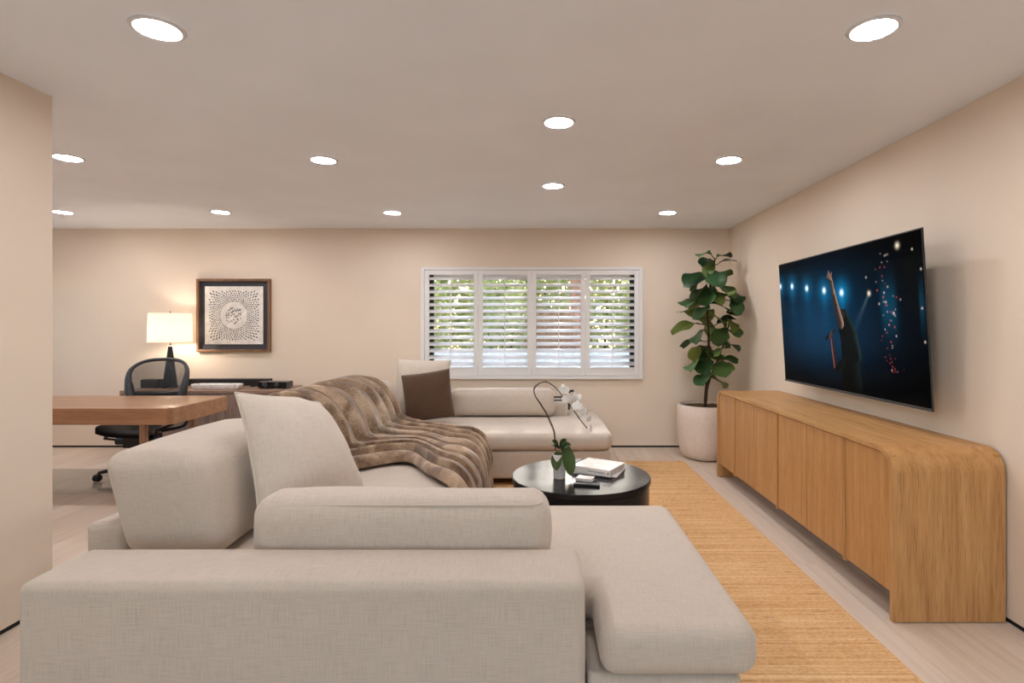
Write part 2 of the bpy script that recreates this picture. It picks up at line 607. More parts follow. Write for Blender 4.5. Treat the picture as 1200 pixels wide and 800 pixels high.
# planks, laid along the room's length, each its own piece
PW = 0.19
cache = {}
def plank(x0, x1, y0, y1):
    key = (round(x1 - x0, 3), round(y1 - y0, 3))
    if key not in cache:
        bm = bmesh.new()
        g = 0.0006
        box_bm(bm, -key[0] / 2 + g, key[0] / 2 - g, -key[1] / 2 + g, key[1] / 2 - g, -0.0145, 0)
        top = [ed for ed in bm.edges if all(v.co.z > -0.001 for v in ed.verts)]
        bmesh.ops.bevel(bm, geom=top, offset=0.0012, segments=1, affect='EDGES')
        cache[key] = to_mesh(bm, 'plank')
    o = link('plank', cache[key], M['plank'], floor)
    o.location = Vector(((x0 + x1) / 2, (y0 + y1) / 2, 0)) - Vector(floor.location)
LENS = 2.1
i = 0
x = XR + 0.012
while x > XO - 0.01:
    x0 = max(x - PW, XO - 0.012)
    ylo = YF if x > XL + 0.01 else YC - 0.01
    y = ylo - 0.0
    cut = LENS * ((i * 0.37) % 1.0)
    y1 = ylo + (cut if cut > 0.35 else cut + 1.1)
    while y < YB + 0.012 - 1e-4:
        ye = min(y1, YB + 0.012)
        if YB - ye < 0.3: ye = YB + 0.012
        plank(x0, x, y, ye)
        y, y1 = ye, ye + LENS
    x = x0
    i += 1
    if x0 <= XO - 0.0119: break

# ---- window: dark sash frame, panes
win = empty('window_1', (0, YB + 0.10, WZ0)); struct(win)
def wbox(name, x0, x1, z0, z1, y0=YB + 0.085, y1=YB + 0.125, mat=M['black']):
    o = box(name, x0, x1, y0, y1, z0, z1, mat, win)
    o.location = Vector(o.location) - Vector(win.location)
    return o
wbox('frame_side', WX0, WX0 + 0.055, WZ0, WZ1); wbox('frame_side', WX1 - 0.055, WX1, WZ0, WZ1)
wbox('frame_rail', WX0 + 0.055, WX1 - 0.055, WZ0, WZ0 + 0.04, mat=M['white']); wbox('frame_rail', WX0 + 0.055, WX1 - 0.055, WZ1 - 0.04, WZ1, mat=M['white'])
wbox('mullion', -0.105, -0.065, WZ0 + 0.04, WZ1 - 0.04, mat=M['white'])
wbox('pane', WX0 + 0.055, -0.105, WZ0 + 0.04, WZ1 - 0.04, YB + 0.102, YB + 0.106, M['glass'])
wbox('pane', -0.065, WX1 - 0.055, WZ0 + 0.04, WZ1 - 0.04, YB + 0.102, YB + 0.106, M['glass'])

dr2 = empty('added_door', ((D0 + D1) / 2, YF - 0.07, 0.0)); struct(dr2)  # glazing added out of view to brighten sofa and ceiling
def dbox(name, x0, x1, z0, z1, y0, y1, mat):
    o = box(name, x0, x1, y0, y1, z0, z1, mat, dr2); o.location = Vector(o.location) - Vector(dr2.location)
for k in range(3):
    a, b = D0 + (D1 - D0) * k / 3, D0 + (D1 - D0) * (k + 1) / 3
    dbox('stile', a, a + 0.05, GAP, DTOP, YF - 0.10, YF - 0.05, M['white']); dbox('stile', b - 0.05, b, GAP, DTOP, YF - 0.10, YF - 0.05, M['white'])
    dbox('rail', a + 0.05, b - 0.05, GAP, GAP + 0.08, YF - 0.10, YF - 0.05, M['white']); dbox('rail', a + 0.05, b - 0.05, DTOP - 0.06, DTOP, YF - 0.10, YF - 0.05, M['white'])
    dbox('pane', a + 0.05, b - 0.05, GAP + 0.08, DTOP - 0.06, YF - 0.077, YF - 0.073, M['glass'])
w2 = empty('added_window', (XO - 0.07, (O0 + O1) / 2, OZ0)); struct(w2)  # out-of-view opening added to light the office end
def obox(name, y0, y1, z0, z1, x0, x1, mat):
    o = box(name, x0, x1, y0, y1, z0, z1, mat, w2); o.location = Vector(o.location) - Vector(w2.location)
for a, b in ((O0, (O0 + O1) / 2), ((O0 + O1) / 2, O1)):
    obox('frame_side', a, a + 0.04, OZ0, OZ1, XO - 0.1, XO - 0.05, M['white']); obox('frame_side', b - 0.04, b, OZ0, OZ1, XO - 0.1, XO - 0.05, M['white'])
    obox('frame_rail', a + 0.04, b - 0.04, OZ0, OZ0 + 0.04, XO - 0.1, XO - 0.05, M['white']); obox('frame_rail', a + 0.04, b - 0.04, OZ1 - 0.04, OZ1, XO - 0.1, XO - 0.05, M['white'])
    obox('pane', a + 0.04, b - 0.04, OZ0 + 0.04, OZ1 - 0.04, XO - 0.077, XO - 0.073, M['glass'])

# ---- recessed downlights
disc_me = lathe_mesh([(0.074, -0.006), (0.074, -0.003)], 40)
def ring_mesh():
    bm = bmesh.new()
    prof = [(0.0745, -0.001), (0.0745, -0.007), (0.079, -0.009), (0.088, -0.006), (0.092, -0.001)]
    seg = 40; rg = []
    for r, z in prof:
        rg.append([bm.verts.new((r * math.cos(2 * math.pi * k / seg), r * math.sin(2 * math.pi * k / seg), z)) for k in range(seg)])
    for a, b in zip(rg, rg[1:] + rg[:1]):
        for k in range(seg):
            bm.faces.new((a[k], a[(k + 1) % seg], b[(k + 1) % seg], b[k]))
    return to_mesh(bm)
ring_me = ring_mesh()
DL = [(-1.41, 2.05, 'recessed ceiling light nearest the camera on the left'),
      (1.235, 2.05, 'recessed ceiling light nearest the camera on the right'),
      (0.105, 2.98, 'recessed ceiling light nearer of the two in line above the sofa middle'),
      (-1.42, 3.65, 'recessed ceiling light above the long sofa back, second from front'),
      (1.246, 3.65, 'recessed ceiling light above the television, second from front'),
      (0.106, 4.31, 'recessed ceiling light farther of the two in line above the coffee table'),
      (-3.06, 3.6, 'recessed ceiling light above the desk, half beside the near wall edge'),
      (-4.546, 5.29, 'recessed ceiling light farthest left, above the office end wall'),
      (-3.04, 5.29, 'recessed ceiling light above the framed artwork'),
      (-1.41, 5.32, 'recessed ceiling light left of the shuttered window in the back row'),
      (1.229, 5.32, 'recessed ceiling light in the back corner above the fig plant'),
      (-1.41, 0.4, 'added unseen recessed light behind the camera on the left'),  # from here down: unseen lights added to brighten the room
      (1.235, 0.4, 'added unseen recessed light behind the camera on the right'),
      (-4.546, 3.6, 'added unseen recessed light behind the near left wall')]
for x, y, lab in DL:
    t = empty('ceiling_downlight', (x, y, H))
    tag(t, lab, 'ceiling light', 'recessed ceiling lights')
    link('diffuser', disc_me, M['lamp_disc'], t)
    link('trim_ring', ring_me, M['white'], t, smooth=True)

# ================================================================ SECTIONAL SOFA
SEAT, CB, BZ = 0.45, 0.305, 0.07      # seat top, cushion bottom, base bottom
sofa = empty('sectional_sofa')
tag(sofa, 'large oatmeal linen U-shaped sectional sofa with low back and two chaise ends', 'sofa')
def sbox(name, x0, x1, y0, y1, z0, z1, r, bulge=(0, 0, 0), cuts=18, amp=0.002, mat=M['sofa'], seed=1):
    me = soft_box(x1 - x0, y1 - y0, z1 - z0, r, bulge, cuts, amp, 4.0, seed)
    o = link(name, me, mat, sofa, ((x0 + x1) / 2, (y0 + y1) / 2, z0), smooth=True)
    return o
def l_cushion(poly_cells, z0, z1, r, bul, cell, seed):
    """cushion over a set of grid cells (x0,y0 index) with rounded rim"""
    xs, ys, inside = poly_cells
    bm = bmesh.new()
    V = {}
    zl = [z0, z0 + (z1 - z0) * 0.5, z1]
    def gv(i, j, k):
        if (i, j, k) not in V: V[i, j, k] = bm.verts.new((xs[i], ys[j], zl[k]))
        return V[i, j, k]
    nx, ny = len(xs) - 1, len(ys) - 1
    ok = lambda i, j: 0 <= i < nx and 0 <= j < ny and inside(i, j)
    for i in range(nx):
        for j in range(ny):
            if not ok(i, j): continue
            bm.faces.new((gv(i, j, 2), gv(i + 1, j, 2), gv(i + 1, j + 1, 2), gv(i, j + 1, 2)))
            bm.faces.new((gv(i, j, 0), gv(i, j + 1, 0), gv(i + 1, j + 1, 0), gv(i + 1, j, 0)))
            for k in (0, 1):
                if not ok(i - 1, j): bm.faces.new((gv(i, j, k), gv(i, j, k + 1), gv(i, j + 1, k + 1), gv(i, j + 1, k)))
                if not ok(i + 1, j): bm.faces.new((gv(i + 1, j, k), gv(i + 1, j + 1, k), gv(i + 1, j + 1, k + 1), gv(i + 1, j, k + 1)))
                if not ok(i, j - 1): bm.faces.new((gv(i, j, k), gv(i + 1, j, k), gv(i + 1, j, k + 1), gv(i, j, k + 1)))
                if not ok(i, j + 1): bm.faces.new((gv(i, j + 1, k), gv(i, j + 1, k + 1), gv(i + 1, j + 1, k + 1), gv(i + 1, j + 1, k)))
    bmesh.ops.recalc_face_normals(bm, faces=bm.faces)
    sharp = [ed for ed in bm.edges if ed.calc_face_angle(0) > R(40)]
    bmesh.ops.bevel(bm, geom=sharp, offset=r, segments=5, affect='EDGES', profile=0.5, clamp_overlap=True)
    # swell: distance to the rim
    def dist(x, y):
        d = 9
        for i in range(nx):
            for j in range(ny):
                if not ok(i, j):
                    cx = min(max(x, xs[i]), xs[i + 1]); cy = min(max(y, ys[j]), ys[j + 1])
                    d = min(d, math.hypot(x - cx, y - cy))
        return min(d, x - xs[0], xs[-1] - x, y - ys[0], ys[-1] - y)
    uvl = bm.loops.layers.uv.new('weave')
    bm.normal_update()
    for f in bm.faces:
        k = max(range(3), key=lambda q: abs(f.normal[q]))
        i, j = ((1, 2), (0, 2), (0, 1))[k]
        for lp_ in f.loops: lp_[uvl].uv = (lp_.vert.co[i] + seed, lp_.vert.co[j])
    # outer corners rounded in plan
    for v in bm.verts:
        for cx, sx in ((xs[-1], 1), (xs[0], -1)):
            for cy, sy in ((ys[-1], 1), (ys[0], -1)):
                if not ok(nx - 1 if sx > 0 else 0, ny - 1 if sy > 0 else 0): continue
                RR = 0.06 if ys[0] < 3 else 0.13
                dx, dy = sx * (v.co.x - cx) + RR, sy * (v.co.y - cy) + RR
                if dx > 0 and dy > 0:
                    k = max(dx, dy) / math.hypot(dx, dy)
                    k = 0.35 + 0.65 * k
                    v.co.x = cx + sx * (dx * k - RR); v.co.y = cy + sy * (dy * k - RR)
    for v in bm.verts:
        if v.co.z > (z0 + z1) / 2 + 0.01:
            d = max(0, min(1, dist(v.co.x, v.co.y) / 0.28))
            v.co.z += bul * (d * d * (3 - 2 * d))
        q = v.co * 4 + Vector((seed, 0, 0))
        v.co += Vector((noise.noise(q), noise.noise(q + Vector((7, 0, 0))), noise.noise(q + Vector((0, 7, 0))) if v.co.z > z0 + 0.03 else 0)) * 0.003
    return to_mesh(bm)
def lin(a, b, step):
    n = max(1, round((b - a) / step))
    return [a + (b - a) * k / n for k in range(n)] + [b]
# --- near chaise
AX0, AX1 = -1.54, 0.135
sbox('arm', AX0, AX1, 1.63, 1.905, BZ, 0.58, 0.026, (0.004, 0.006, 0.006), 22, 0.002, seed=3)
sbox('base', -1.5, 0.605, 1.915, 2.78, BZ, CB - 0.003, 0.02, seed=4)
sbox('base', 0.145, 0.605, 1.65, 1.912, BZ, CB - 0.003, 0.02, seed=5)
xs = lin(-1.585, 0.18, 0.15) + lin(0.18, 0.652, 0.118)[1:]
ys = lin(1.615, 1.925, 0.105) + lin(1.925, 2.80, 0.125)[1:]
kx, ky = xs.index(0.18), ys.index(1.925)
me = l_cushion((xs, ys, lambda i, j: i >= kx or j >= ky), CB, SEAT, 0.05, 0.014, 0.1, 2)
smooth_angle(link('seat_cushion', me, M['sofa'], sofa), 60)
# --- long middle run
sbox('backrest', -1.76, -1.60, 2.14, 5.6, BZ, 0.58, 0.035, (0, 0, 0.004), 26, 0.002, seed=6)
sbox('base', -1.595, -0.53, 2.79, 4.62, BZ, CB - 0.003, 0.02, seed=7)
sbox('seat_cushion', -1.585, -0.485, 2.815, 4.605, CB, SEAT, 0.05, (0.01, 0.0, 0.014), 22, 0.003, seed=8)
# --- far chaise
sbox('base', -1.5, 0.595, 4.64, 5.6, BZ, CB - 0.003, 0.02, seed=9)
sbox('base', 0.29, 0.595, 5.61, 5.87, BZ, CB - 0.003, 0.02, seed=10)
sbox('arm', -1.54, 0.27, 5.625, 5.90, BZ, 0.58, 0.035, (0.004, 0.004, 0.004), 22, 0.002, seed=11)
xs = lin(-1.585, 0.285, 0.15) + lin(0.285, 0.625, 0.11)[1:]
ys = lin(4.615, 5.61, 0.125) + lin(5.61, 5.89, 0.1)[1:]
kx2, ky2 = xs.index(0.285), ys.index(5.61)
me = l_cushion((xs, ys, lambda i, j: i >= kx2 or j < ky2), CB, SEAT, 0.05, 0.014, 0.1, 5)
smooth_angle(link('seat_cushion', me, M['sofa'], sofa), 60)
# --- feet
foot = box_mesh(0.06, 0.06, BZ - 0.014, 0.004)
for x, y in ((-1.45, 1.7), (0.05, 1.7), (0.54, 1.72), (0.54, 2.72), (-1.4, 2.7), (-0.6, 2.9), (-0.6, 4.5), (-1.68, 2.25), (-1.68, 5.5), (0.53, 4.72), (0.53, 5.8), (-0.5, 4.72), (-1.45, 5.8)):
    link('foot', foot, M['black'], sofa, (x, y, (BZ + 0.014) / 2 + 0.0005))
# seams
for (x0, x1, y0, y1, z) in ((AX0, AX1, 1.63, 1.905, 0.568), (-1.54, 0.27, 5.625, 5.90, 0.568), (-1.76, -1.60, 2.14, 5.6, 0.568)):
    k = 0.011
    me = seam_loop(x1 - x0 - 2 * k, y1 - y0 - 2 * k, z, 0, 0.02, 0.0025)
    link('seam', me, M['sofa'], sofa, ((x0 + x1) / 2, (y0 + y1) / 2, 0), smooth=True)
rebase(sofa, (-0.56, 3.75, 0))

# --- loose cushions
def lean(deg):
    t = math.tan(R(deg))
    return lambda p: Vector((p.x - p.z * t, p.y, p.z))
def cushion(name, size, r, bulge, loc, rot, label, cat, mat, seed, group=None, seam=True, amp=0.006, squash=None):
    root = empty(name)
    o = link('cushion_body', soft_box(*size, r, bulge, 20, amp, 4.0, seed, squash), mat, root, smooth=True)
    if seam and not squash:
        k = r * (1 - 0.7071)
        me = seam_loop(size[0] - 2 * k, size[1] - 2 * k, size[2] - k, 0, max(0.02, r * 0.8), 0.003)
        link('seam', me, mat, o, smooth=True)
    root.location = loc
    root.rotation_euler = rot
    settle(root, SEAT + 0.017)
    tag(root, label, cat, group)
    return root
SZ = SEAT + 0.012
def settle(root, zmin):
    """lower or raise a leaning cushion until its lowest point touches what carries it"""
    m = Matrix.LocRotScale(root.location, root.rotation_euler, None)
    lo = min((m @ v.co).z for c in root.children for v in c.data.vertices)
    root.location.z += zmin - lo + 0.0005
cushion('bolster_cushion', (1.05, 0.225, 0.265), 0.07, (0.012, 0.01, 0.008), (-0.49, 2.035, SZ), (0, 0, 0),
        'long oatmeal bolster cushion lying behind the nearest sofa arm', 'cushion', M['bolster'], 21, 'sofa bolsters')
cushion('bolster_cushion', (1.02, 0.21, 0.265), 0.07, (0.012, 0.01, 0.008), (-0.36, 5.5, SZ), (0, 0, 0),
        'long oatmeal bolster cushion on the far chaise under the window', 'cushion', M['bolster'], 22, 'sofa bolsters')
BK = 'loose back cushions of the sofa'
cushion('back_cushion', (0.36, 0.86, 0.395), 0.065, (0.02, 0.012, 0.02), (-1.375, 2.49, SZ), (0, 0, R(2)),
        'big oatmeal back cushion at the near left corner of the sofa', 'cushion', M['sofa'], 23, BK, squash=lean(15))
cushion('back_cushion', (0.24, 1.12, 0.375), 0.08, (0.03, 0.015, 0.015), (-1.43, 3.64, SZ), (0, 0, 0),
        'oatmeal back cushion mostly covered by the fur throw', 'cushion', M['sofa'], 24, BK, squash=lean(10))
cushion('back_cushion', (0.24, 1.04, 0.375), 0.08, (0.03, 0.015, 0.015), (-1.43, 4.755, SZ), (0, 0, 0),
        'oatmeal back cushion between the fur throw and the brown pillow', 'cushion', M['sofa'], 25, BK, squash=lean(10))
def pillow(W, Hh, Tt, loc, rot, label, mat, seed, power=0.45, pull=0.05, slump=(0, 0)):
    root = empty('throw_pillow')
    me, edge = pillow_mesh(W, Hh, Tt, seed=seed, power=power, pull=pull, slump=slump)
    b = link('pillow_body', me, mat, root, smooth=True)
    link('edge_seam', tube_mesh(edge, 0.004, 6, closed=True), mat, b, smooth=True)
    root.location = loc; root.rotation_euler = rot
    settle(root, SEAT + 0.017)
    tag(root, label, 'pillow', 'throw pillows')
    return root
pillow(0.56, 0.60, 0.27, (-0.955, 2.42, SZ), (R(-27), R(6), R(58)), 'large square oatmeal pillow leaning on the near corner cushion', M['pillow'], 1, 0.6, 0.08, (0.15, 0.05))
pillow(0.52, 0.56, 0.2, (-1.145, 5.34, SZ), (R(-12), R(2), R(4)), 'square light pillow standing in the corner behind the brown pillow', M['pillow'], 2, 0.42)
pillow(0.44, 0.44, 0.15, (-0.99, 5.04, SZ), (R(-14), R(-8), R(4)), 'square dark brown velvet pillow in the far sofa corner', M['brown'], 3, 0.42, 0.04)

# --- fur throw
def throw():
    path = [(-1.685, 0.74), (-1.675, 0.81), (-1.63, 0.875), (-1.50, 0.885), (-1.37, 0.83), (-1.28, 0.70), (-1.23, 0.56), (-1.10, 0.484), (-0.85, 0.485), (-0.65, 0.484), (-0.50, 0.474), (-0.435, 0.38), (-0.42, 0.24), (-0.415, 0.10)]
    near = [3.32, 3.3, 3.26, 3.2, 3.1, 3.06, 3.08, 3.34, 3.5, 3.22, 3.02, 2.98, 2.97, 2.97]
    far = [4.62, 4.66, 4.68, 4.70, 4.76, 4.80, 4.82, 4.72, 4.5, 4.42, 4.46, 4.48, 4.48, 4.48]
    amp = [0.03, 0.04, 0.05, 0.06, 0.085, 0.09, 0.09, 0.105, 0.095, 0.085, 0.075, 0.065, 0.06, 0.06]
    P = spline([Vector((x, z, 0)) for x, z in path], 9)
    nr = spline([Vector((v, 0, 0)) for v in near], 9); fa = spline([Vector((v, 0, 0)) for v in far], 9); am = spline([Vector((v, 0, 0)) for v in amp], 9)
    nv, nu = len(P), 150
    grid = []
    for j in range(nv):
        a, b = P[max(j - 1, 0)], P[min(j + 1, nv - 1)]
        t = (b - a).normalized()
        nrm = Vector((-t.y, t.x))
        if nrm.y < 0 and 9 * 2 < j < 9 * 11: nrm = -nrm
        nrm = Vector((t.y * -1, t.x))
        s_ = j / nv
        row = []
        for i in range(nu + 1):
            u = i / nu
            ph = 2 * math.pi * (8.5 * u + 0.3 * math.sin(3.1 * s_ + 4 * u) + 0.6 * noise.noise(Vector((u * 3, s_ * 3.2, 4.4))))
            rid = abs(math.sin(ph / 2)) ** 0.9
            rid2 = 0.35 * (0.5 + 0.5 * math.sin(ph * 2.1 + 5 * s_))
            edge = min(1, min(u, 1 - u) / 0.07); edge = math.sin(edge * math.pi / 2)
            d = am[j].x * (rid * 0.9 + rid2 * 0.4) * edge + 0.004 + 0.006 * edge * noise.noise(Vector((u * 20, s_ * 14, 1)))
            y = nr[j].x + (fa[j].x - nr[j].x) * u
            y += 0.05 * noise.noise(Vector((u * 2.3, s_ * 5, 9))) + 0.02 * math.cos(ph) * (1 if edge >= 1 else edge)
            row.append(Vector((P[j].x + nrm.x * d, y, P[j].y + nrm.y * d)))
        grid.append(row)
    return grid
G = throw()
def throw_mesh():
    bm = bmesh.new()
    V = [[bm.verts.new(p) for p in row] for row in G]
    for a, b in zip(V, V[1:]):
        for i in range(len(a) - 1):
            bm.faces.new((a[i], a[i + 1], b[i + 1], b[i]))
    return to_mesh(bm)
thr = empty('fur_throw')
hide = link('throw_cloth', throw_mesh(), M['fur'], thr, smooth=True)
sm = hide.modifiers.new('thick', 'SOLIDIFY'); sm.thickness = 0.012; sm.offset = -1
def fur_mesh(n):
    rnd = random.Random(5)
    co, fc = [], []
    nj, ni = len(G) - 1, len(G[0]) - 1
    for k in range(n):
        j = rnd.random() * (nj - 0.01); i = rnd.random() * (ni - 0.01)
        jj, ii = int(j), int(i); fj, fi = j - jj, i - ii
        a, b, c, d = G[jj][ii], G[jj][ii + 1], G[jj + 1][ii], G[jj + 1][ii + 1]
        p = a.lerp(b, fi).lerp(c.lerp(d, fi), fj)
        tu, tv = (b - a), (c - a)
        nn = tu.cross(tv)
        if nn.length < 1e-9: continue
        nn.normalize()
        if nn.z < 0 and jj < nj * 0.75 and nn.x < 0: nn = -nn
        tv.normalize(); tu.normalize()
        dr = (tv * 0.9 + nn * (0.7 + 0.3 * rnd.random()) + tu * rnd.uniform(-0.5, 0.5)).normalized()
        L = rnd.uniform(0.010, 0.022)
        s_ = tu * 0.0014
        q = len(co)
        co += [p - s_, p + s_, p + dr * L]
        fc.append((q, q + 1, q + 2))
    me = bpy.data.meshes.new('fur')
    me.from_pydata([tuple(v) for v in co], [], fc)
    return me
pile = link('fur_pile', fur_mesh(130000), M['fur_tip'], hide)
pile['kind'] = 'stuff'
tag(thr, 'brown faux fur throw blanket draped over the sofa back and seat', 'blanket')
rebase(thr, (-0.9, 3.8, 0.06))

# ================================================================ RUG
rug = empty('jute_rug')
tag(rug, 'flat woven golden jute rug with horizontal ribs beneath the coffee table', 'rug')
def rug_mesh(x0, x1, y0, y1, pitch=0.021):
    rnd = random.Random(3)
    n = int((y1 - y0) / pitch); nx = 60
    bm = bmesh.new()
    rows = []
    for r in range(n + 1):
        yb = y0 + r * (y1 - y0) / n
        hh = 0.0105 + rnd.uniform(-0.0012, 0.0012)
        for fr, z in ((0.0, 0.0065), (0.28, hh), (0.72, hh)):
            if r == n and fr > 0: break
            row = []
            for k in range(nx + 1):
                x = x0 + (x1 - x0) * k / nx
                wob = 0.0022 * noise.noise(Vector((x * 9, yb * 40, fr)))
                zz = z + 0.0012 * noise.noise(Vector((x * 24, yb * 31, 5)))
                if k in (0, nx): x += rnd.uniform(-0.003, 0.003)
                row.append(bm.verts.new((x, yb + fr * pitch + wob, zz)))
            rows.append(row)
    for a, b in zip(rows, rows[1:]):
        for k in range(nx):
            bm.faces.new((a[k], a[k + 1], b[k + 1], b[k]))
    return to_mesh(bm)
RX0, RX1, RY0, RY1 = -1.4, 1.435, 1.45, 5.52
rb = link('rug_ribs', rug_mesh(RX0, RX1, RY0, RY1), M['rug'], rug, smooth=True); rb['kind'] = 'stuff'
box('rug_backing', RX0, RX1, RY0, RY1, 0.0008, 0.006, M['rug'], rug)
box('rug_binding', RX1 - 0.012, RX1 + 0.004, RY0, RY1, 0.0006, 0.0095, M['rug'], rug, 0.003)
box('rug_binding', RX0, RX1, RY1 - 0.012, RY1 + 0.004, 0.0006, 0.0095, M['rug'], rug, 0.003)
rebase(rug, (0, 3.48, 0))

# ================================================================ SIDEBOARD
SX0, SX1, SY0, SY1, SH = 1.597, 2.108, 2.506, 4.985, 0.782
sb = empty('oak_sideboard')
tag(sb, 'long oak sideboard with rounded waterfall ends and plain doors under the television', 'sideboard')
def waterfall():
    th, r = 0.024, 0.105
    def prof(rr, inset):
        pts = []
        y0, y1, z1 = SY0 + inset, SY1 - inset, SH - inset
        pts.append((y0, 0.004))
        for k in range(9):
            a = math.pi - math.pi / 2 * k / 8
            pts.append((y0 + rr + rr * math.cos(a), z1 - rr + rr * math.sin(a)))
        for k in range(9):
            a = math.pi / 2 - math.pi / 2 * k / 8
            pts.append((y1 - rr + rr * math.cos(a), z1 - rr + rr * math.sin(a)))
        pts.append((y1, 0.004))
        return pts
    return prof(r, 0), prof(max(0.012, r - th), th)
out, inn = waterfall()
def shell_mesh(sel):
    """sel: index range of the profile"""
    bm = bmesh.new()
    A, B = out[sel], inn[sel]
    V = []
    for (yo, zo), (yi, zi) in zip(A, B):
        V.append([bm.verts.new((SX0, yo, zo)), bm.verts.new((SX1, yo, zo)), bm.verts.new((SX1, yi, zi)), bm.verts.new((SX0, yi, zi))])
    for p, q in zip(V, V[1:]):
        for k in range(4):
            bm.faces.new((p[k], p[(k + 1) % 4], q[(k + 1) % 4], q[k]))
    bm.faces.new(V[0]); bm.faces.new(list(reversed(V[-1])))
    bmesh.ops.recalc_face_normals(bm, faces=bm.faces)
    cap_e = {e_ for f_ in list(bm.faces)[-2:] for e_ in f_.edges}
    longe = [e_ for e_ in bm.edges if e_ not in cap_e and abs(e_.calc_face_angle(0)) > R(60) and abs(e_.verts[0].co.x - e_.verts[1].co.x) < 1e-6]
    bmesh.ops.bevel(bm, geom=longe, offset=0.0015, segments=2, affect='EDGES')
    return to_mesh(bm)
ctr = ((SX0 + SX1) / 2, (SY0 + SY1) / 2, SH / 2)
smooth_angle(link('end_panel', shell_mesh(slice(0, 10)), M['oak_z'], sb), 30)
smooth_angle(link('top_panel', shell_mesh(slice(9, 11)), M['oak_y'], sb), 30)
smooth_angle(link('end_panel', shell_mesh(slice(10, 20)), M['oak_z'], sb), 30)
y_in0, y_in1 = SY0 + 0.024, SY1 - 0.024
DZ0, DZ1 = 0.125, SH - 0.029
box('back_panel', SX1 - 0.03, SX1 - 0.004, y_in0, y_in1, 0.12, SH - 0.024, M['oak_door'], sb)
box('bottom_panel', SX0 + 0.045, SX1 - 0.03, y_in0, y_in1, 0.12, 0.145, M['oak_y'], sb)
box('plinth', SX0 + 0.20, SX0 + 0.22, y_in0, y_in1, 0.004, 0.12, M['black'], sb)
posts = (2.925, 3.745, 4.565)
edges = [y_in0 + 0.002] + [p for p in posts] + [y_in1 - 0.002]
spans = []
for a, b in zip(edges, edges[1:]):
    a2 = a + (0.0 if a == edges[0] else 0.013); b2 = b - (0.0 if b == edges[-1] else 0.013)
    if b2 - a2 > 0.6:
        mid = (a2 + b2) / 2
        spans += [(a2, mid - 0.0025), (mid + 0.0025, b2)]
    else:
        spans.append((a2, b2))
for a, b in spans:
    box('door', SX0 + 0.012, SX0 + 0.034, a, b, DZ0, DZ1, M['oak_door'], sb, 0.0015, 1)
for p in posts:
    box('door_pull', SX0 + 0.004, SX0 + 0.04, p - 0.010, p - 0.002, DZ0 - 0.012, DZ1, M['oak_z'], sb, 0.0015, 1)
    box('door_pull', SX0 + 0.004, SX0 + 0.04, p + 0.002, p + 0.010, DZ0 - 0.012, DZ1, M['oak_z'], sb, 0.0015, 1)
for y in (SY0 + 0.018, SY1 - 0.018):
    for x in (SX0 + 0.03, SX1 - 0.03):
        box('glide', x - 0.012, x + 0.012, y - 0.012, y + 0.012, 0.0005, 0.0045, M['black'], sb)
rebase(sb, (ctr[0], ctr[1], 0))

# ================================================================ TELEVISION
tv = empty('television')
TW, TH_ = 1.665, 0.928
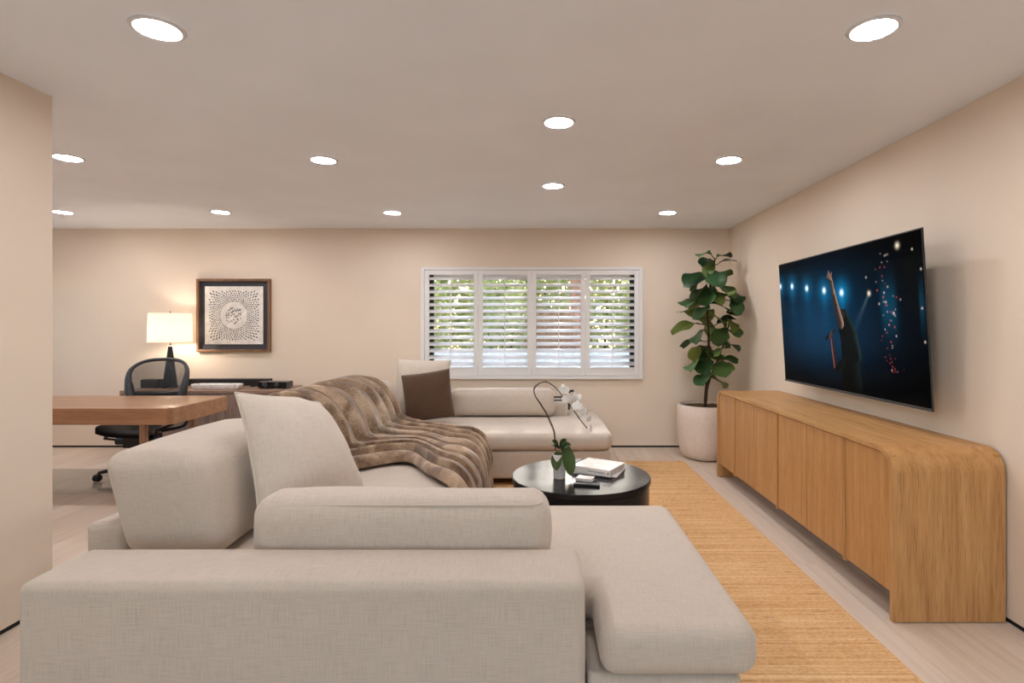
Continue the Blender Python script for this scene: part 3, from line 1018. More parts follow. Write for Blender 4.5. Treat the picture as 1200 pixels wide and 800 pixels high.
# local: x across (viewer's left to right), z up, front toward -y
box('tv_body', -TW / 2, TW / 2, 0.0, 0.009, 0, TH_, M['black'], tv, 0.003, 2)
box('rear_housing', -TW * 0.36, TW * 0.36, 0.009, 0.06, 0.08, TH_ * 0.6, M['black'], tv, 0.01, 2)
box('bottom_bezel', -TW / 2, TW / 2, -0.003, 0.0, 0.0, 0.014, M['dark_grey'], tv)
def screen_picture(nx=352, ny=198):
    u = (np.arange(nx) + 0.5) / nx
    v = (np.arange(ny) + 0.5) / ny
    U, V = np.meshgrid(u, v)
    asp = 16 / 9
    X = U * asp; Yv = V
    img = np.zeros((ny, nx, 3))
    glow = np.exp(-((U - 0.36) / 0.34) ** 2) * np.exp(-((V - 0.5) / 0.34) ** 2)
    img += glow[..., None] * np.array([0.002, 0.030, 0.075])
    spots = [(0.004, 0.185, 0.7), (0.127, 0.2, 0.8), (0.265, 0.235, 0.7), (0.41, 0.27, 0.9), (0.54, 0.30, 1.5)]
    for su, sv, k in spots:
        d2 = (X - su * asp) ** 2 + (Yv - sv) ** 2
        img += (np.exp(-d2 / 0.00035) * 1.6)[..., None] * np.array([0.75, 0.95, 1.0])
        img += (np.exp(-d2 / 0.006) * 0.30 * k)[..., None] * np.array([0.0, 0.35, 0.75])
        wd = 0.022 + 0.16 * np.clip(V - sv, 0, 1)
        beam = np.exp(-((X - su * asp) / wd) ** 2) * (V > sv) * np.exp(-np.clip(V - sv, 0, 1) / 0.17)
        img += (beam * 0.10 * k)[..., None] * np.array([0.02, 0.42, 0.85])
    # pale spotlight on the right with its slanted ray
    def dot(su, sv, rad, col):
        nonlocal img
        d2 = (X - su * asp) ** 2 + (Yv - sv) ** 2
        img += np.exp(-d2 / rad ** 2)[..., None] * np.array(col)
    dot(0.717, 0.326, 0.014, (1.0, 0.8, 0.62)); dot(0.885, 0.06, 0.016, (1.1, 0.92, 0.72))
    dx, dy = -0.17, 0.22
    L = math.hypot(dx, dy); px, py = X - 0.717 * asp, Yv - 0.326
    along = (px * dx + py * dy) / L; perp = (px * dy - py * dx) / L
    ray = (along > 0) * np.exp(-(perp / (0.008 + 0.06 * np.clip(along, 0, 1))) ** 2) * np.exp(-np.clip(along, 0, 1) / 0.12)
    img += (ray * 0.16)[..., None] * np.array([0.35, 0.6, 0.75])
    # blue side column
    col = np.exp(-((U - (0.815 + 0.02 * V)) / 0.042) ** 4) * np.exp(-((V - 0.42) / 0.14) ** 2)
    img += (col * 0.09)[..., None] * np.array([0.02, 0.42, 0.78])
    col = np.exp(-((U - 0.985) / 0.012) ** 4) * np.exp(-((V - 0.42) / 0.12) ** 2)
    img += (col * 0.06)[..., None] * np.array([0.02, 0.42, 0.78])
    rnd = np.random.RandomState(4)
    for k in range(64):
        sv = rnd.uniform(0.08, 0.84)
        su = 0.80 + 0.03 * sv + rnd.normal(0, 0.028)
        red = rnd.rand() < (0.35 + 0.4 * (sv > 0.6))
        c = np.array([0.5, 0.06, 0.05]) if red else np.array([0.75, 0.6, 0.55])
        dot(su, sv, rnd.uniform(0.003, 0.0065), tuple(c * rnd.uniform(0.4, 1.0)))
    for su, sv in ((0.955, 0.10), (0.99, 0.22), (0.985, 0.44), (0.99, 0.63), (0.705, 0.22)):
        dot(su, sv, 0.006, (0.7, 0.6, 0.5))
    # singer seen from the side: body, raised arm, microphone arm
    def limb(pts, w0, w1):
        m = np.zeros_like(U); side = np.zeros_like(U)
        for (a, b), (wa, wb) in zip(zip(pts, pts[1:]), [(w0 + (w1 - w0) * k / (len(pts) - 1), w0 + (w1 - w0) * (k + 1) / (len(pts) - 1)) for k in range(len(pts) - 1)]):
            ax, ay = a[0] * asp, a[1]; bx, by = b[0] * asp, b[1]
            vx, vy = bx - ax, by - ay
            t = np.clip(((X - ax) * vx + (Yv - ay) * vy) / (vx * vx + vy * vy), 0, 1)
            ddx, ddy = X - (ax + t * vx), Yv - (ay + t * vy)
            wv = wa + (wb - wa) * t
            q = np.clip((wv - np.hypot(ddx, ddy)) / 0.006 + 0.5, 0, 1)
            upd = q > m
            side = np.where(upd, ddx / wv, side); m = np.maximum(m, q)
        return m, side
    def paint_limb(pts, w0, w1, c, rim, rside):
        nonlocal img
        m, s_ = limb(pts, w0, w1)
        rr = np.clip(s_ * rside, 0, 1)[..., None] ** 1.5
        colr = np.array(c) + rr * np.array(rim)
        img = img * (1 - m[..., None]) + colr * m[..., None]
    paint_limb([(0.535, 0.50), (0.565, 0.62), (0.575, 0.78), (0.575, 0.93)], 0.075, 0.12, (0.002, 0.003, 0.003), (0.006, 0.014, 0.014), 1)
    paint_limb([(0.545, 0.46), (0.60, 0.60), (0.62, 0.74)], 0.045, 0.05, (0.003, 0.004, 0.004), (0.015, 0.035, 0.03), 1)
    paint_limb([(0.525, 0.47), (0.53, 0.455)], 0.042, 0.04, (0.022, 0.016, 0.013), (0.10, 0.08, 0.06), -1)
    paint_limb([(0.52, 0.52), (0.497, 0.40), (0.478, 0.28)], 0.040, 0.022, (0.03, 0.018, 0.014), (0.45, 0.28, 0.22), 1)
    paint_limb([(0.478, 0.29), (0.470, 0.22), (0.464, 0.19)], 0.020, 0.018, (0.05, 0.028, 0.02), (0.45, 0.28, 0.2), 1)
    for q in ((0.452, 0.135), (0.446, 0.15), (0.440, 0.17), (0.473, 0.15)):
        paint_limb([(0.464, 0.19), q], 0.010, 0.006, (0.14, 0.08, 0.06), (0.35, 0.22, 0.16), 1)
    paint_limb([(0.447, 0.60), (0.455, 0.72), (0.468, 0.86)], 0.013, 0.022, (0.03, 0.010, 0.008), (0.40, 0.13, 0.10), -1)
    paint_limb([(0.468, 0.86), (0.52, 0.80)], 0.024, 0.03, (0.004, 0.004, 0.004), (0.01, 0.01, 0.01), 1)
    paint_limb([(0.400, 0.632), (0.452, 0.585)], 0.013, 0.015, (0.003, 0.004, 0.006), (0.02, 0.04, 0.07), -1)
    paint_limb([(0.452, 0.585), (0.468, 0.568)], 0.019, 0.017, (0.010, 0.014, 0.02), (0.05, 0.08, 0.12), -1)
    paint_limb([(0.440, 0.612), (0.452, 0.592)], 0.016, 0.012, (0.05, 0.025, 0.02), (0.12, 0.08, 0.06), -1)
    edge = np.clip(np.minimum(V, 1 - V) / 0.12, 0, 1) * 0.3 + 0.7
    img *= edge[..., None]
    img *= np.clip((1.02 - V) / 0.3, 0, 1)[..., None] ** 0.6
    return np.clip(img * 0.8 + 0.0006, 0, 2.5)
def screen_mesh():
    img = screen_picture()
    ny, nx, _ = img.shape
    W0, H0 = TW - 0.012, TH_ - 0.024
    xs = -W0 / 2 + W0 * np.arange(nx + 1) / nx
    zs = 0.016 + H0 - H0 * np.arange(ny + 1) / ny
    XX, ZZ = np.meshgrid(xs, zs)
    co = np.stack([XX, np.zeros_like(XX), ZZ], -1).reshape(-1, 3)
    idx = np.arange((nx + 1) * (ny + 1)).reshape(ny + 1, nx + 1)
    f = np.stack([idx[1:, :-1], idx[1:, 1:], idx[:-1, 1:], idx[:-1, :-1]], -1).reshape(-1, 4)
    me = bpy.data.meshes.new('screen')
    me.from_pydata(co.tolist(), [], f.tolist())
    ca = me.color_attributes.new('picture', 'FLOAT_COLOR', 'CORNER')
    cols = np.ones((ny * nx, 4)); cols[:, :3] = img.reshape(-1, 3)
    ca.data.foreach_set('color', np.repeat(cols, 4, axis=0).ravel())
    return me
def screen_mat():
    m = Mat('lit_screen', (1, 1, 1), 0.12, 0, 0.015)
    a = m.new('ShaderNodeAttribute'); a.attribute_name = 'picture'
    m.link(a.outputs['Color'], m.b.inputs['Emission Color'])
    m.b.inputs['Emission Strength'].default_value = 1.0
    return m.m
link('screen', screen_mesh(), screen_mat(), tv, (0, -0.0015, 0))
tilt = math.asin(0.055 / TH_)
tv.rotation_euler = Euler((tilt, 0, R(-90)), 'XYZ')
tv.location = (1.972, 3.612, 0.912)
tag(tv, 'large flat television mounted on the right wall showing a singer on a blue stage', 'television')
wb = empty('television_bracket')
box('wall_plate', XR - 0.012, XR - 0.0005, 3.3, 3.92, 1.16, 1.5, M['bracket'], wb, 0.003)
box('arm', XR - 0.085, XR - 0.012, 3.42, 3.45, 1.2, 1.42, M['bracket'], wb, 0.003)
box('arm', XR - 0.085, XR - 0.012, 3.77, 3.80, 1.2, 1.42, M['bracket'], wb, 0.003)
rebase(wb, (XR, 3.61, 1.33))
tag(wb, 'dark metal wall bracket hidden behind the television', 'bracket')

# ================================================================ COFFEE TABLE
ct = empty('coffee_table', (0.27, 3.61, 0.0))
TT = 0.38
def rim(r, z0, z1, b=0.004):
    return [(r - b, z0), (r, z0 + b), (r, z1 - b), (r - b, z1)]
M['table'] = T_ = wood('black_stained_wood', (46, 45, 47), (36, 35, 37), (25, 24, 26), 'X', 0.19, 0.8, 0.2)
T_.node_tree.nodes['Principled BSDF'].inputs['Specular IOR Level'].default_value = 0.18
smooth_angle(link('table_top', lathe_mesh(rim(0.447, TT - 0.035, TT), 96), M['table'], ct), 30)
smooth_angle(link('drum_base', lathe_mesh(rim(0.438, 0.0135, TT - 0.036), 96), M['table'], ct), 30)
tag(ct, 'low round black drum coffee table on the jute rug', 'coffee table')

# books
def book(name, w_, d_, h_, loc, rz, label, cover=M['paper'], marks=True):
    b = empty(name)
    c = 0.003
    box('cover_front', -w_ / 2, w_ / 2, -d_ / 2, d_ / 2, h_ - c, h_, cover, b, 0.001, 1)
    box('cover_back', -w_ / 2, w_ / 2, -d_ / 2, d_ / 2, 0.0005, c, cover, b, 0.001, 1)
    box('page_block', -w_ / 2 + 0.005, w_ / 2 - 0.005, -d_ / 2 + 0.004, d_ / 2 - 0.005, c, h_ - c, M['page'], b)
    sp = box('spine', -w_ / 2, w_ / 2, -d_ / 2 - 0.001, -d_ / 2 + 0.003, c * 0.8, h_ - c * 0.8, cover, b, 0.001, 1)
    if marks:
        rnd = random.Random(2)
        bm = bmesh.new()
        x = -w_ * 0.05
        while x < w_ * 0.40:
            wl = rnd.uniform(0.004, 0.009)
            hl = rnd.uniform(0.007, 0.011)
            box_bm(bm, x, x + wl * 0.8, -0.0025, -0.0021, -hl / 2, hl / 2)
            x += wl + rnd.choice((0.003, 0.003, 0.008))
        link('spine_lettering', to_mesh(bm), M['ink'], sp)['kind'] = 'stuff'
        box('spine_emblem', w_ * 0.43, w_ * 0.455, -0.0025, -0.0021, -0.007, 0.007, M['dark_grey'], sp)
    b.location = loc; b.rotation_euler = (0, 0, rz)
    return tag(b, label, 'book')
book('magazine', 0.29, 0.26, 0.007, (0.405, 3.70, TT + 0.0002), R(-22), 'thin white booklet lying under the thick white book', M['paper'], False)
book('thick_book', 0.275, 0.25, 0.045, (0.395, 3.68, TT + 0.0077), R(-31), 'thick white hardcover book on the black coffee table')
book('small_book', 0.105, 0.075, 0.02, (0.288, 3.475, TT + 0.0002), R(-22), 'small thin white book beside the remote control', M['paper'], False)
rc = empty('remote_control')
box('remote_body', -0.08, 0.08, -0.019, 0.019, 0.0005, 0.015, M['black'], rc, 0.005, 3)
bt = box_mesh(0.008, 0.006, 0.002, 0.0006, 1)
for k in range(9):
    for q in (-0.009, 0.0, 0.009):
        if k < 8: link('button', bt, M['dark_grey'], rc, (-0.062 + k * 0.0155, q, 0.0158))
rc.location = (0.285, 3.345, TT + 0.0002); rc.rotation_euler = (0, 0, R(-10))
tag(rc, 'slim black remote control lying on the coffee table', 'remote')

# orchid
orc = empty('potted_orchid')
ob = Vector((0.127, 3.52, TT))
pot = lathe_mesh([(0.034, 0.001), (0.037, 0.006), (0.041, 0.08), (0.044, 0.155), (0.041, 0.155), (0.038, 0.13)], 32, cap=True)
smooth_angle(link('ceramic_pot', pot, M['ceramic'], orc, ob), 40)
link('potting_bark', lathe_mesh([(0.038, 0.125), (0.030, 0.134), (0.01, 0.138)], 20), M['bark'], orc, ob, smooth=True)
def leaf_mesh(L, Wd, fold=0.12, droop=0.3, kind='fig', nu=10, nv=6, seed=0, thick=0.0012):
    """leaf along +X from the origin, face up"""
    bm = bmesh.new()
    def hw(t):
        if kind == 'fig':      # broad toward the tip, waisted near the base
            if t > 0.66: return Wd / 2 * math.sqrt(max(0, 1 - ((t - 0.66) / 0.34) ** 2)) ** 0.9
            q = t / 0.66
            return Wd / 2 * (math.sin(q * math.pi / 2) ** 0.8) * (1 - 0.22 * math.sin(q * math.pi) ** 2)
        return Wd / 2 * math.sin(math.pi * min(1, max(0, t * 0.94 + 0.05))) ** 0.55
    V = []
    for i in range(nu + 1):
        t = i / nu if kind != 'fig' else 1 - (1 - i / nu) ** 1.35
        x = L * t
        z0 = -droop * L * t * t + 0.25 * L * t * (1 - t)
        row = []
        for j in range(nv + 1):
            s_ = -1 + 2 * j / nv
            h = max(hw(t), 0.0015)
            wav = 0.05 * L * math.sin(t * 9 + seed + (2 if s_ > 0 else 0)) * abs(s_) ** 2 if kind == 'fig' else 0
            row.append(bm.verts.new((x, s_ * h, z0 + fold * abs(s_) * h * 2 + wav)))
        V.append(row)
    for a, b in zip(V, V[1:]):
        for j in range(nv):
            bm.faces.new((a[j], b[j], b[j + 1], a[j + 1]))
    ret = bmesh.ops.solidify(bm, geom=bm.faces[:], thickness=thick)
    return to_mesh(bm)
def aim(o, base, tip, roll=0.0):
    d = (Vector(tip) - Vector(base)).normalized()
    up = Vector((0, 0, 1))
    yv = up.cross(d)
    if yv.length < 1e-4: yv = Vector((0, 1, 0))
    yv.normalize()
    zv = d.cross(yv)
    m = Matrix((d, yv, zv)).transposed()
    m = m @ Matrix.Rotation(roll, 3, 'X')
    o.rotation_euler = m.to_euler()
    o.location = base
for (bx, by), (tx, ty), dY, Wd, dr, rl in (
        ((662, 522), (669, 557), -0.05, 0.085, 0.05, 20), ((655, 529), (652, 551), -0.06, 0.078, 0.05, 10),
        ((655, 526), (646, 521), -0.02, 0.05, 0.3, 20), ((656, 525), (663, 515), -0.05, 0.06, 0.2, 60),
        ((657, 526), (668, 520), -0.03, 0.06, 0.3, 50), ((654, 526), (648, 516), -0.05, 0.06, 0.2, -60)):
    b_ = at(bx, by, 3.52); t_ = at(tx, ty, 3.52 + dY)
    L = (t_ - b_).length
    o = link('leaf', leaf_mesh(L, Wd, 0.16, dr * 0.4, 'strap', 10, 4, 0, 0.002), M['orchid_leaf'], orc, smooth=True)
    aim(o, b_, t_, R(rl))
SP = [(651, 527), (650.3, 518), (650, 507), (646.7, 497.5), (641, 485), (634, 473.6), (627, 463), (626, 455), (630.3, 450), (639.7, 447.3), (648, 451.5), (653.7, 457), (658.4, 463), (664.5, 470.5), (670.6, 478), (678, 489), (688, 501.7)]
SPY = [3.52, 3.52, 3.515, 3.51, 3.5, 3.49, 3.48, 3.48, 3.475, 3.47, 3.465, 3.46, 3.455, 3.45, 3.445, 3.44, 3.43]
stem_pts = [at(x, y, Y) for (x, y), Y in zip(SP, SPY)]
stm = link('flower_stem', tube_mesh(spline(stem_pts, 5), 0.0034, 8), M['stemgreen'], orc, smooth=True)
link('flower_stem', tube_mesh(spline([p + Vector((-0.006 * math.sin(k * 0.5), 0.006, -0.004)) for k, p in enumerate(stem_pts[:9])], 5), 0.0018, 6), M['stemgreen'], orc, smooth=True)
node = bpy.data.meshes.new('node'); bm = bmesh.new(); bmesh.ops.create_icosphere(bm, subdivisions=1, radius=0.006); bm.to_mesh(node); bm.free()
for k in (3, 5, 7, 9, 15):
    link('stem_node', node, M['stemgreen'], stm, stem_pts[k])
def petal_mesh(L, Wd):
    return leaf_mesh(L, Wd, 0.05, 0.15, 'strap', 6, 4, 0, 0.0008)
pm, sm_, lip = petal_mesh(0.032, 0.034), petal_mesh(0.03, 0.02), petal_mesh(0.016, 0.012)
for k, (fx, fy, Y) in enumerate(((660, 457, 3.455), (666, 468, 3.44), (674, 465.5, 3.45), (677, 476, 3.43), (683, 482.5, 3.435), (690.5, 491, 3.42), (692.5, 501, 3.42))):
    fl = empty('flower'); fl.parent = orc
    fl.location = at(fx, fy, Y)
    s_ = 1.35 if k < 5 else 1.0
    fl.scale = (s_, s_, s_)
    fl.rotation_euler = (R(-10 + 14 * (k % 3)), R(20 * (k % 2) - 10), R(-25 + 17 * k))
    for a, me in ((0, pm), (180, pm), (90, sm_), (215, sm_), (325, sm_), (270, lip)):
        o = link('petal', me, M['petal'], fl, smooth=True)
        # petals fan out in the XZ plane facing -y
        o.rotation_euler = (Matrix.Rotation(R(-a), 3, 'Y') @ Matrix.Rotation(R(90), 3, 'X')).to_euler()
# dark clip holding the stem
cl = empty('stem_clip'); cl.parent = orc
cY = 3.47
def clipbox(x0, x1, y0, y1, mat=M['black']):
    a, b = at(x0, y1, cY), at(x1, y0, cY)
    box('clip_bar', a.x, b.x, cY - 0.004, cY + 0.004, a.z, b.z, mat, cl, 0.001, 1)
clipbox(663.5, 672.5, 456.5, 459.2); clipbox(665.6, 668.4, 459, 464.5); clipbox(649, 661, 464, 466.2, M['dark_grey']); clipbox(649, 659, 468, 469.6)
clipbox(661, 671, 464.6, 466); clipbox(665.5, 671, 468, 469.4); clipbox(665.6, 667.8, 470, 480)
rebase(orc, ob)
tag(orc, 'white orchid with arching stem in a small white pot on the coffee table', 'orchid')

# ================================================================ FIG PLANT
fig = empty('potted_fig')
fb = Vector((1.725, 5.72, 0))
PR, PH = 0.30, 0.55
prof = [(0.19, 0.002), (0.225, 0.012), (0.262, 0.06), (0.285, 0.14), (0.295, 0.26), (PR, 0.42), (PR, PH - 0.008), (PR - 0.008, PH), (PR - 0.03, PH), (PR - 0.036, PH - 0.01), (PR - 0.04, PH - 0.09)]
smooth_angle(link('stone_pot', lathe_mesh(prof, 64), M['concrete'], fig, fb), 50)
bm = bmesh.new()
rg = []
for q in range(9):
    r = (PR - 0.042) * q / 8
    rg.append([bm.verts.new((r * math.cos(k * R(15)), r * math.sin(k * R(15)), PH - 0.03 + 0.012 * noise.noise(Vector((r * 20, k * 0.9, 1))))) for k in range(24)] if q else [bm.verts.new((0, 0, PH - 0.028))])
for k in range(24): bm.faces.new((rg[0][0], rg[1][k], rg[1][(k + 1) % 24]))
for a, b in zip(rg[1:], rg[2:]):
    for k in range(24): bm.faces.new((a[k], a[(k + 1) % 24], b[(k + 1) % 24], b[k]))
link('soil', to_mesh(bm), M['soil'], fig, fb, smooth=True)
TY = 5.70
tr1 = [at(x, y, TY) for x, y in ((826.5, 477), (827, 462), (829, 440), (830, 415), (830.5, 395), (829, 370), (830, 350), (833, 330), (836, 315), (838, 303))]
tr2 = [at(x, y, TY - 0.03) for x, y in ((827.5, 470), (829, 455), (834, 438), (840, 424), (848, 403), (853, 385), (857, 362), (859, 345))]
tk = link('trunk', tube_mesh(spline(tr1, 5), [0.017 - 0.011 * k / 45 for k in range(46)], 10), M['bark'], fig, smooth=True)
link('branch', tube_mesh(spline(tr2, 5), [0.012 - 0.007 * k / 35 for k in range(36)], 8), M['bark'], tk, smooth=True)
stem_samples = spline(tr1, 10) + spline(tr2, 10)
LV = [((834, 299), (818, 295)), ((840, 302), (856, 296)), ((841, 309), (864, 302)), ((837, 306), (827, 320)), ((832, 303), (823, 308)),
      ((836, 325), (857, 317)), ((828, 324), (804, 327)), ((824, 326), (809, 338)), ((829, 336), (811, 345)), ((840, 332), (862, 345)),
      ((835, 346), (805, 362)), ((830, 356), (856, 359)), ((861, 344), (883, 351)), ((857, 350), (868, 363)), ((855, 365), (881, 367)),
      ((814, 352), (802, 352)), ((812, 371), (798, 360)), ((820, 379), (788, 385)), ((840, 380), (861, 369)), ((854, 386), (879, 390)),
      ((848, 383), (842, 400)), ((830, 386), (811, 396)), ((822, 399), (799, 401)), ((856, 406), (838, 410)), ((849, 402), (870, 406)),
      ((820, 405), (811, 418)), ((828, 412), (843, 417)), ((823, 424), (805, 427)), ((843, 421), (868, 420)), ((832, 430), (861, 428)),
      ((830, 420), (822, 432)), ((832, 443), (851, 447)), ((828, 437), (821, 445)), ((833, 340), (845, 352)), ((836, 362), (824, 374)), ((838, 392), (850, 400)),
      ((834, 370), (852, 378)), ((832, 344), (818, 350)), ((834, 335), (826, 352)), ((852, 372), (862, 384)), ((830, 376), (836, 392)),
      ((831, 358), (816, 368)), ((846, 350), (852, 338)), ((830, 405), (822, 416)), ((840, 424), (850, 436)), ((834, 318), (842, 330))]
rnd = random.Random(11)
leaf_ms = [leaf_mesh(1.0, 0.66, 0.10, 0.22, 'fig', 11, 6, s_, 0.006) for s_ in (0, 2.1, 4.0)]
for k, (b2, t2) in enumerate(LV):
    top = k < 5
    L = rnd.uniform(0.26, 0.33) if not top else 0.21
    dYb = rnd.uniform(-0.05, 0.03)
    b_ = at(b2[0], b2[1], TY + dYb)
    t0 = at(t2[0], t2[1], TY + dYb)
    proj = (t0 - b_).length
    L = max(L, proj * 1.04)
    dep = math.sqrt(max(0, L * L - proj * proj))
    sgn = -1 if (k % 3 != 1) else 1
    if TY + dep > 6.1 or t2[0] > 858: sgn = -1
    t_ = at(t2[0], t2[1], TY + dYb + sgn * dep * 0.9)
    if t_.x > 1.99: t_.x = 1.99
    L = (t_ - b_).length
    o = link('leaf', leaf_ms[k % 3], M['leaf'], fig, smooth=True)
    aim(o, b_, t_, R(rnd.uniform(-32, 32)))
    wd = rnd.uniform(0.85, 1.15) * (0.85 if top else 1.0)
    o.scale = (L, max(L, 0.24) * wd, L)
    near = min(stem_samples, key=lambda p: (p - b_).length + (0.1 if p.z > b_.z else 0))
    if (near - b_).length > 0.012:
        me = tube_mesh(spline([near, near.lerp(b_, 0.5) + Vector((0, 0, -0.008)), b_], 3), 0.0045, 6)
        link('petiole', me, M['stemgreen'], o.parent, smooth=True)
rebase(fig, fb)
tag(fig, 'tall fiddle leaf fig in a pale round pot in the back right corner', 'plant')

# ================================================================ PLANTATION SHUTTERS
sh = empty('plantation_shutters')
FX0, FX1, FZ0, FZ1 = -1.315, 1.148, 0.766, 2.006
FY0, FY1 = YB - 0.045, YB - 0.0005
fw = 0.042
box('outer_frame', FX0, FX0 + fw, FY0, FY1, FZ0, FZ1, M['white'], sh, 0.004)
box('outer_frame', FX1 - fw, FX1, FY0, FY1, FZ0, FZ1, M['white'], sh, 0.004)
box('outer_frame', FX0 + fw, FX1 - fw, FY0, FY1, FZ1 - 0.03, FZ1, M['white'], sh, 0.004)
box('outer_frame', FX0 + fw, FX1 - fw, FY0, FY1, FZ0, FZ0 + 0.035, M['white'], sh, 0.004)
PXs = [FX0 + fw + (FX1 - FX0 - 2 * fw) * k / 4 for k in range(5)]
pz0, pz1 = FZ0 + 0.038, FZ1 - 0.033
NL = 14
lz0, lz1 = FZ0 + 0.135, FZ1 - 0.088
pitch = (lz1 - lz0) / NL
def louver_mesh(Ln, wd, th):
    bm = bmesh.new()
    n = 12
    A, B = [], []
    for k in range(n):
        a = 2 * math.pi * k / n
        y, z = wd / 2 * math.cos(a), th / 2 * math.sin(a)
        A.append(bm.verts.new((-Ln / 2, y, z))); B.append(bm.verts.new((Ln / 2, y, z)))
    for k in range(n):
        bm.faces.new((A[k], A[(k + 1) % n], B[(k + 1) % n], B[k]))
    bm.faces.new(A); bm.faces.new(B)
    return to_mesh(bm)
stile = 0.048
pw = PXs[1] - PXs[0]
lou = louver_mesh(pw - 2 * stile - 0.008, 0.086, 0.010)
for q in range(4):
    a, b = PXs[q] + 0.0015, PXs[q + 1] - 0.0015
    pn = empty('shutter_panel'); pn.parent = sh
    y0, y1 = YB - 0.04, YB - 0.012
    box('stile', a, a + stile, y0, y1, pz0, pz1, M['white'], pn, 0.003)
    box('stile', b - stile, b, y0, y1, pz0, pz1, M['white'], pn, 0.003)
    box('rail', a + stile, b - stile, y0, y1, pz0, lz0 - 0.004, M['white'], pn, 0.003)
    box('rail', a + stile, b - stile, y0, y1, lz1 + 0.004, pz1, M['white'], pn, 0.003)
    for k in range(NL):
        z = lz0 + (k + 0.5) * pitch
        link('louver', lou, M['white'], pn, ((a + b) / 2, YB - 0.026, z), (R(27), 0, 0), smooth=True)
    box('tilt_rod', (a + b) / 2 - 0.005, (a + b) / 2 + 0.005, YB - 0.082, YB - 0.072, lz0 + 0.02, lz1 - 0.01, M['white'], pn, 0.002)
rebase(sh, ((FX0 + FX1) / 2, FY1, FZ0))
tag(sh, 'white four panel plantation shutters over the window in the back wall', 'shutters')

# ================================================================ OFFICE CORNER
# ---- desk
dk = empty('writing_desk')
DX0, DX1, DY0, DY1, DZ, DT = -4.5, -2.668, 4.02, 4.775, 0.75, 0.12
def rounded_slab(x0, x1, y0, y1, z0, z1, r):
    bm = bmesh.new()
    box_bm(bm, x0, x1, y0, y1, z0, z1)
    ve = [e_ for e_ in bm.edges if abs(e_.verts[0].co.z - e_.verts[1].co.z) > 0.01]
    bmesh.ops.bevel(bm, geom=ve, offset=r, segments=5, affect='EDGES')
    he = [e_ for e_ in bm.edges if e_.calc_face_angle(0) > R(60)]
    bmesh.ops.bevel(bm, geom=he, offset=0.003, segments=1, affect='EDGES')
    return to_mesh(bm)
smooth_angle(link('desk_top', rounded_slab(DX0, DX1, DY0, DY1, DZ - DT, DZ, 0.03), M['walnut_x'], dk), 40)
M['walnut_z'] = wood('brown_leg_wood', (172, 132, 104), (156, 118, 92), (132, 98, 74), 'Z', 0.35, 0.8, 0.2)
for x in (-2.93, -4.25):
    for y in (4.11, 4.69):
        box('leg', x - 0.021, x + 0.021, y - 0.021, y + 0.021, 0.006, DZ - DT, M['walnut_z'], dk, 0.004)
rebase(dk, ((DX0 + DX1) / 2, (DY0 + DY1) / 2, 0))
tag(dk, 'brown wooden writing desk with thick top in front of the office chair', 'desk')
# ---- glass chair mat
cm = link('chair_mat', rounded_slab(-5.0, -2.75, 4.46, 5.24, 0.0006, 0.0056, 0.02), M['mat_glass'])
tag(cm, 'clear glass chair mat on the floor beneath the office chair', 'chair mat')

# ---- credenza
cr = empty('credenza')
CX0, CX1, CY0, CY1, CZ0, CZ1 = -4.255, -2.635, 5.62, 6.175, 0.15, 0.698
box('top_panel', CX0, CX1, CY0, CY1, CZ1 - 0.03, CZ1, wood('credenza_top_wood', (176, 146, 124), (158, 128, 108), (130, 102, 86), 'X', 0.3, 0.8, 0.2), cr, 0.003)
SIDE = wood('credenza_side_wood', (182, 136, 102), (164, 120, 88), (138, 98, 70), 'Z', 0.35, 0.8, 0.3)
box('side_panel', CX1 - 0.028, CX1, CY0, CY1, CZ0, CZ1 - 0.03, SIDE, cr, 0.002)
box('side_panel', CX0, CX0 + 0.028, CY0, CY1, CZ0, CZ1 - 0.03, SIDE, cr, 0.002)
box('bottom_panel', CX0 + 0.028, CX1 - 0.028, CY0, CY1, CZ0, CZ0 + 0.025, SIDE, cr, 0.002)
box('back_panel', CX0 + 0.028, CX1 - 0.028, CY1 - 0.02, CY1, CZ0 + 0.025, CZ1 - 0.03, SIDE, cr)
dxs = [CX0 + 0.03, -3.71, -3.185, CX1 - 0.03]
for a, b in zip(dxs, dxs[1:]):
    dr = box('door', a + 0.003, b - 0.003, CY0 + 0.003, CY0 + 0.023, CZ0 + 0.028, CZ1 - 0.034, M['grey_wood'], cr, 0.002)
    link('knob', lathe_mesh([(0.004, 0.0), (0.004, 0.012), (0.009, 0.014), (0.009, 0.02)], 12), M['chrome'], dr, ((b - a) / 2 - 0.05, -0.0101, 0.12), (R(90), 0, 0))
for x in (CX0 + 0.08, CX1 - 0.08):
    for y in (CY0 + 0.06, CY1 - 0.06):
        box('leg', x - 0.02, x + 0.02, y - 0.02, y + 0.02, 0.0005, CZ0, M['walnut_z'], cr, 0.003)
rebase(cr, ((CX0 + CX1) / 2, (CY0 + CY1) / 2, 0))
tag(cr, 'grey brown wooden credenza with flat doors against the back wall', 'credenza')

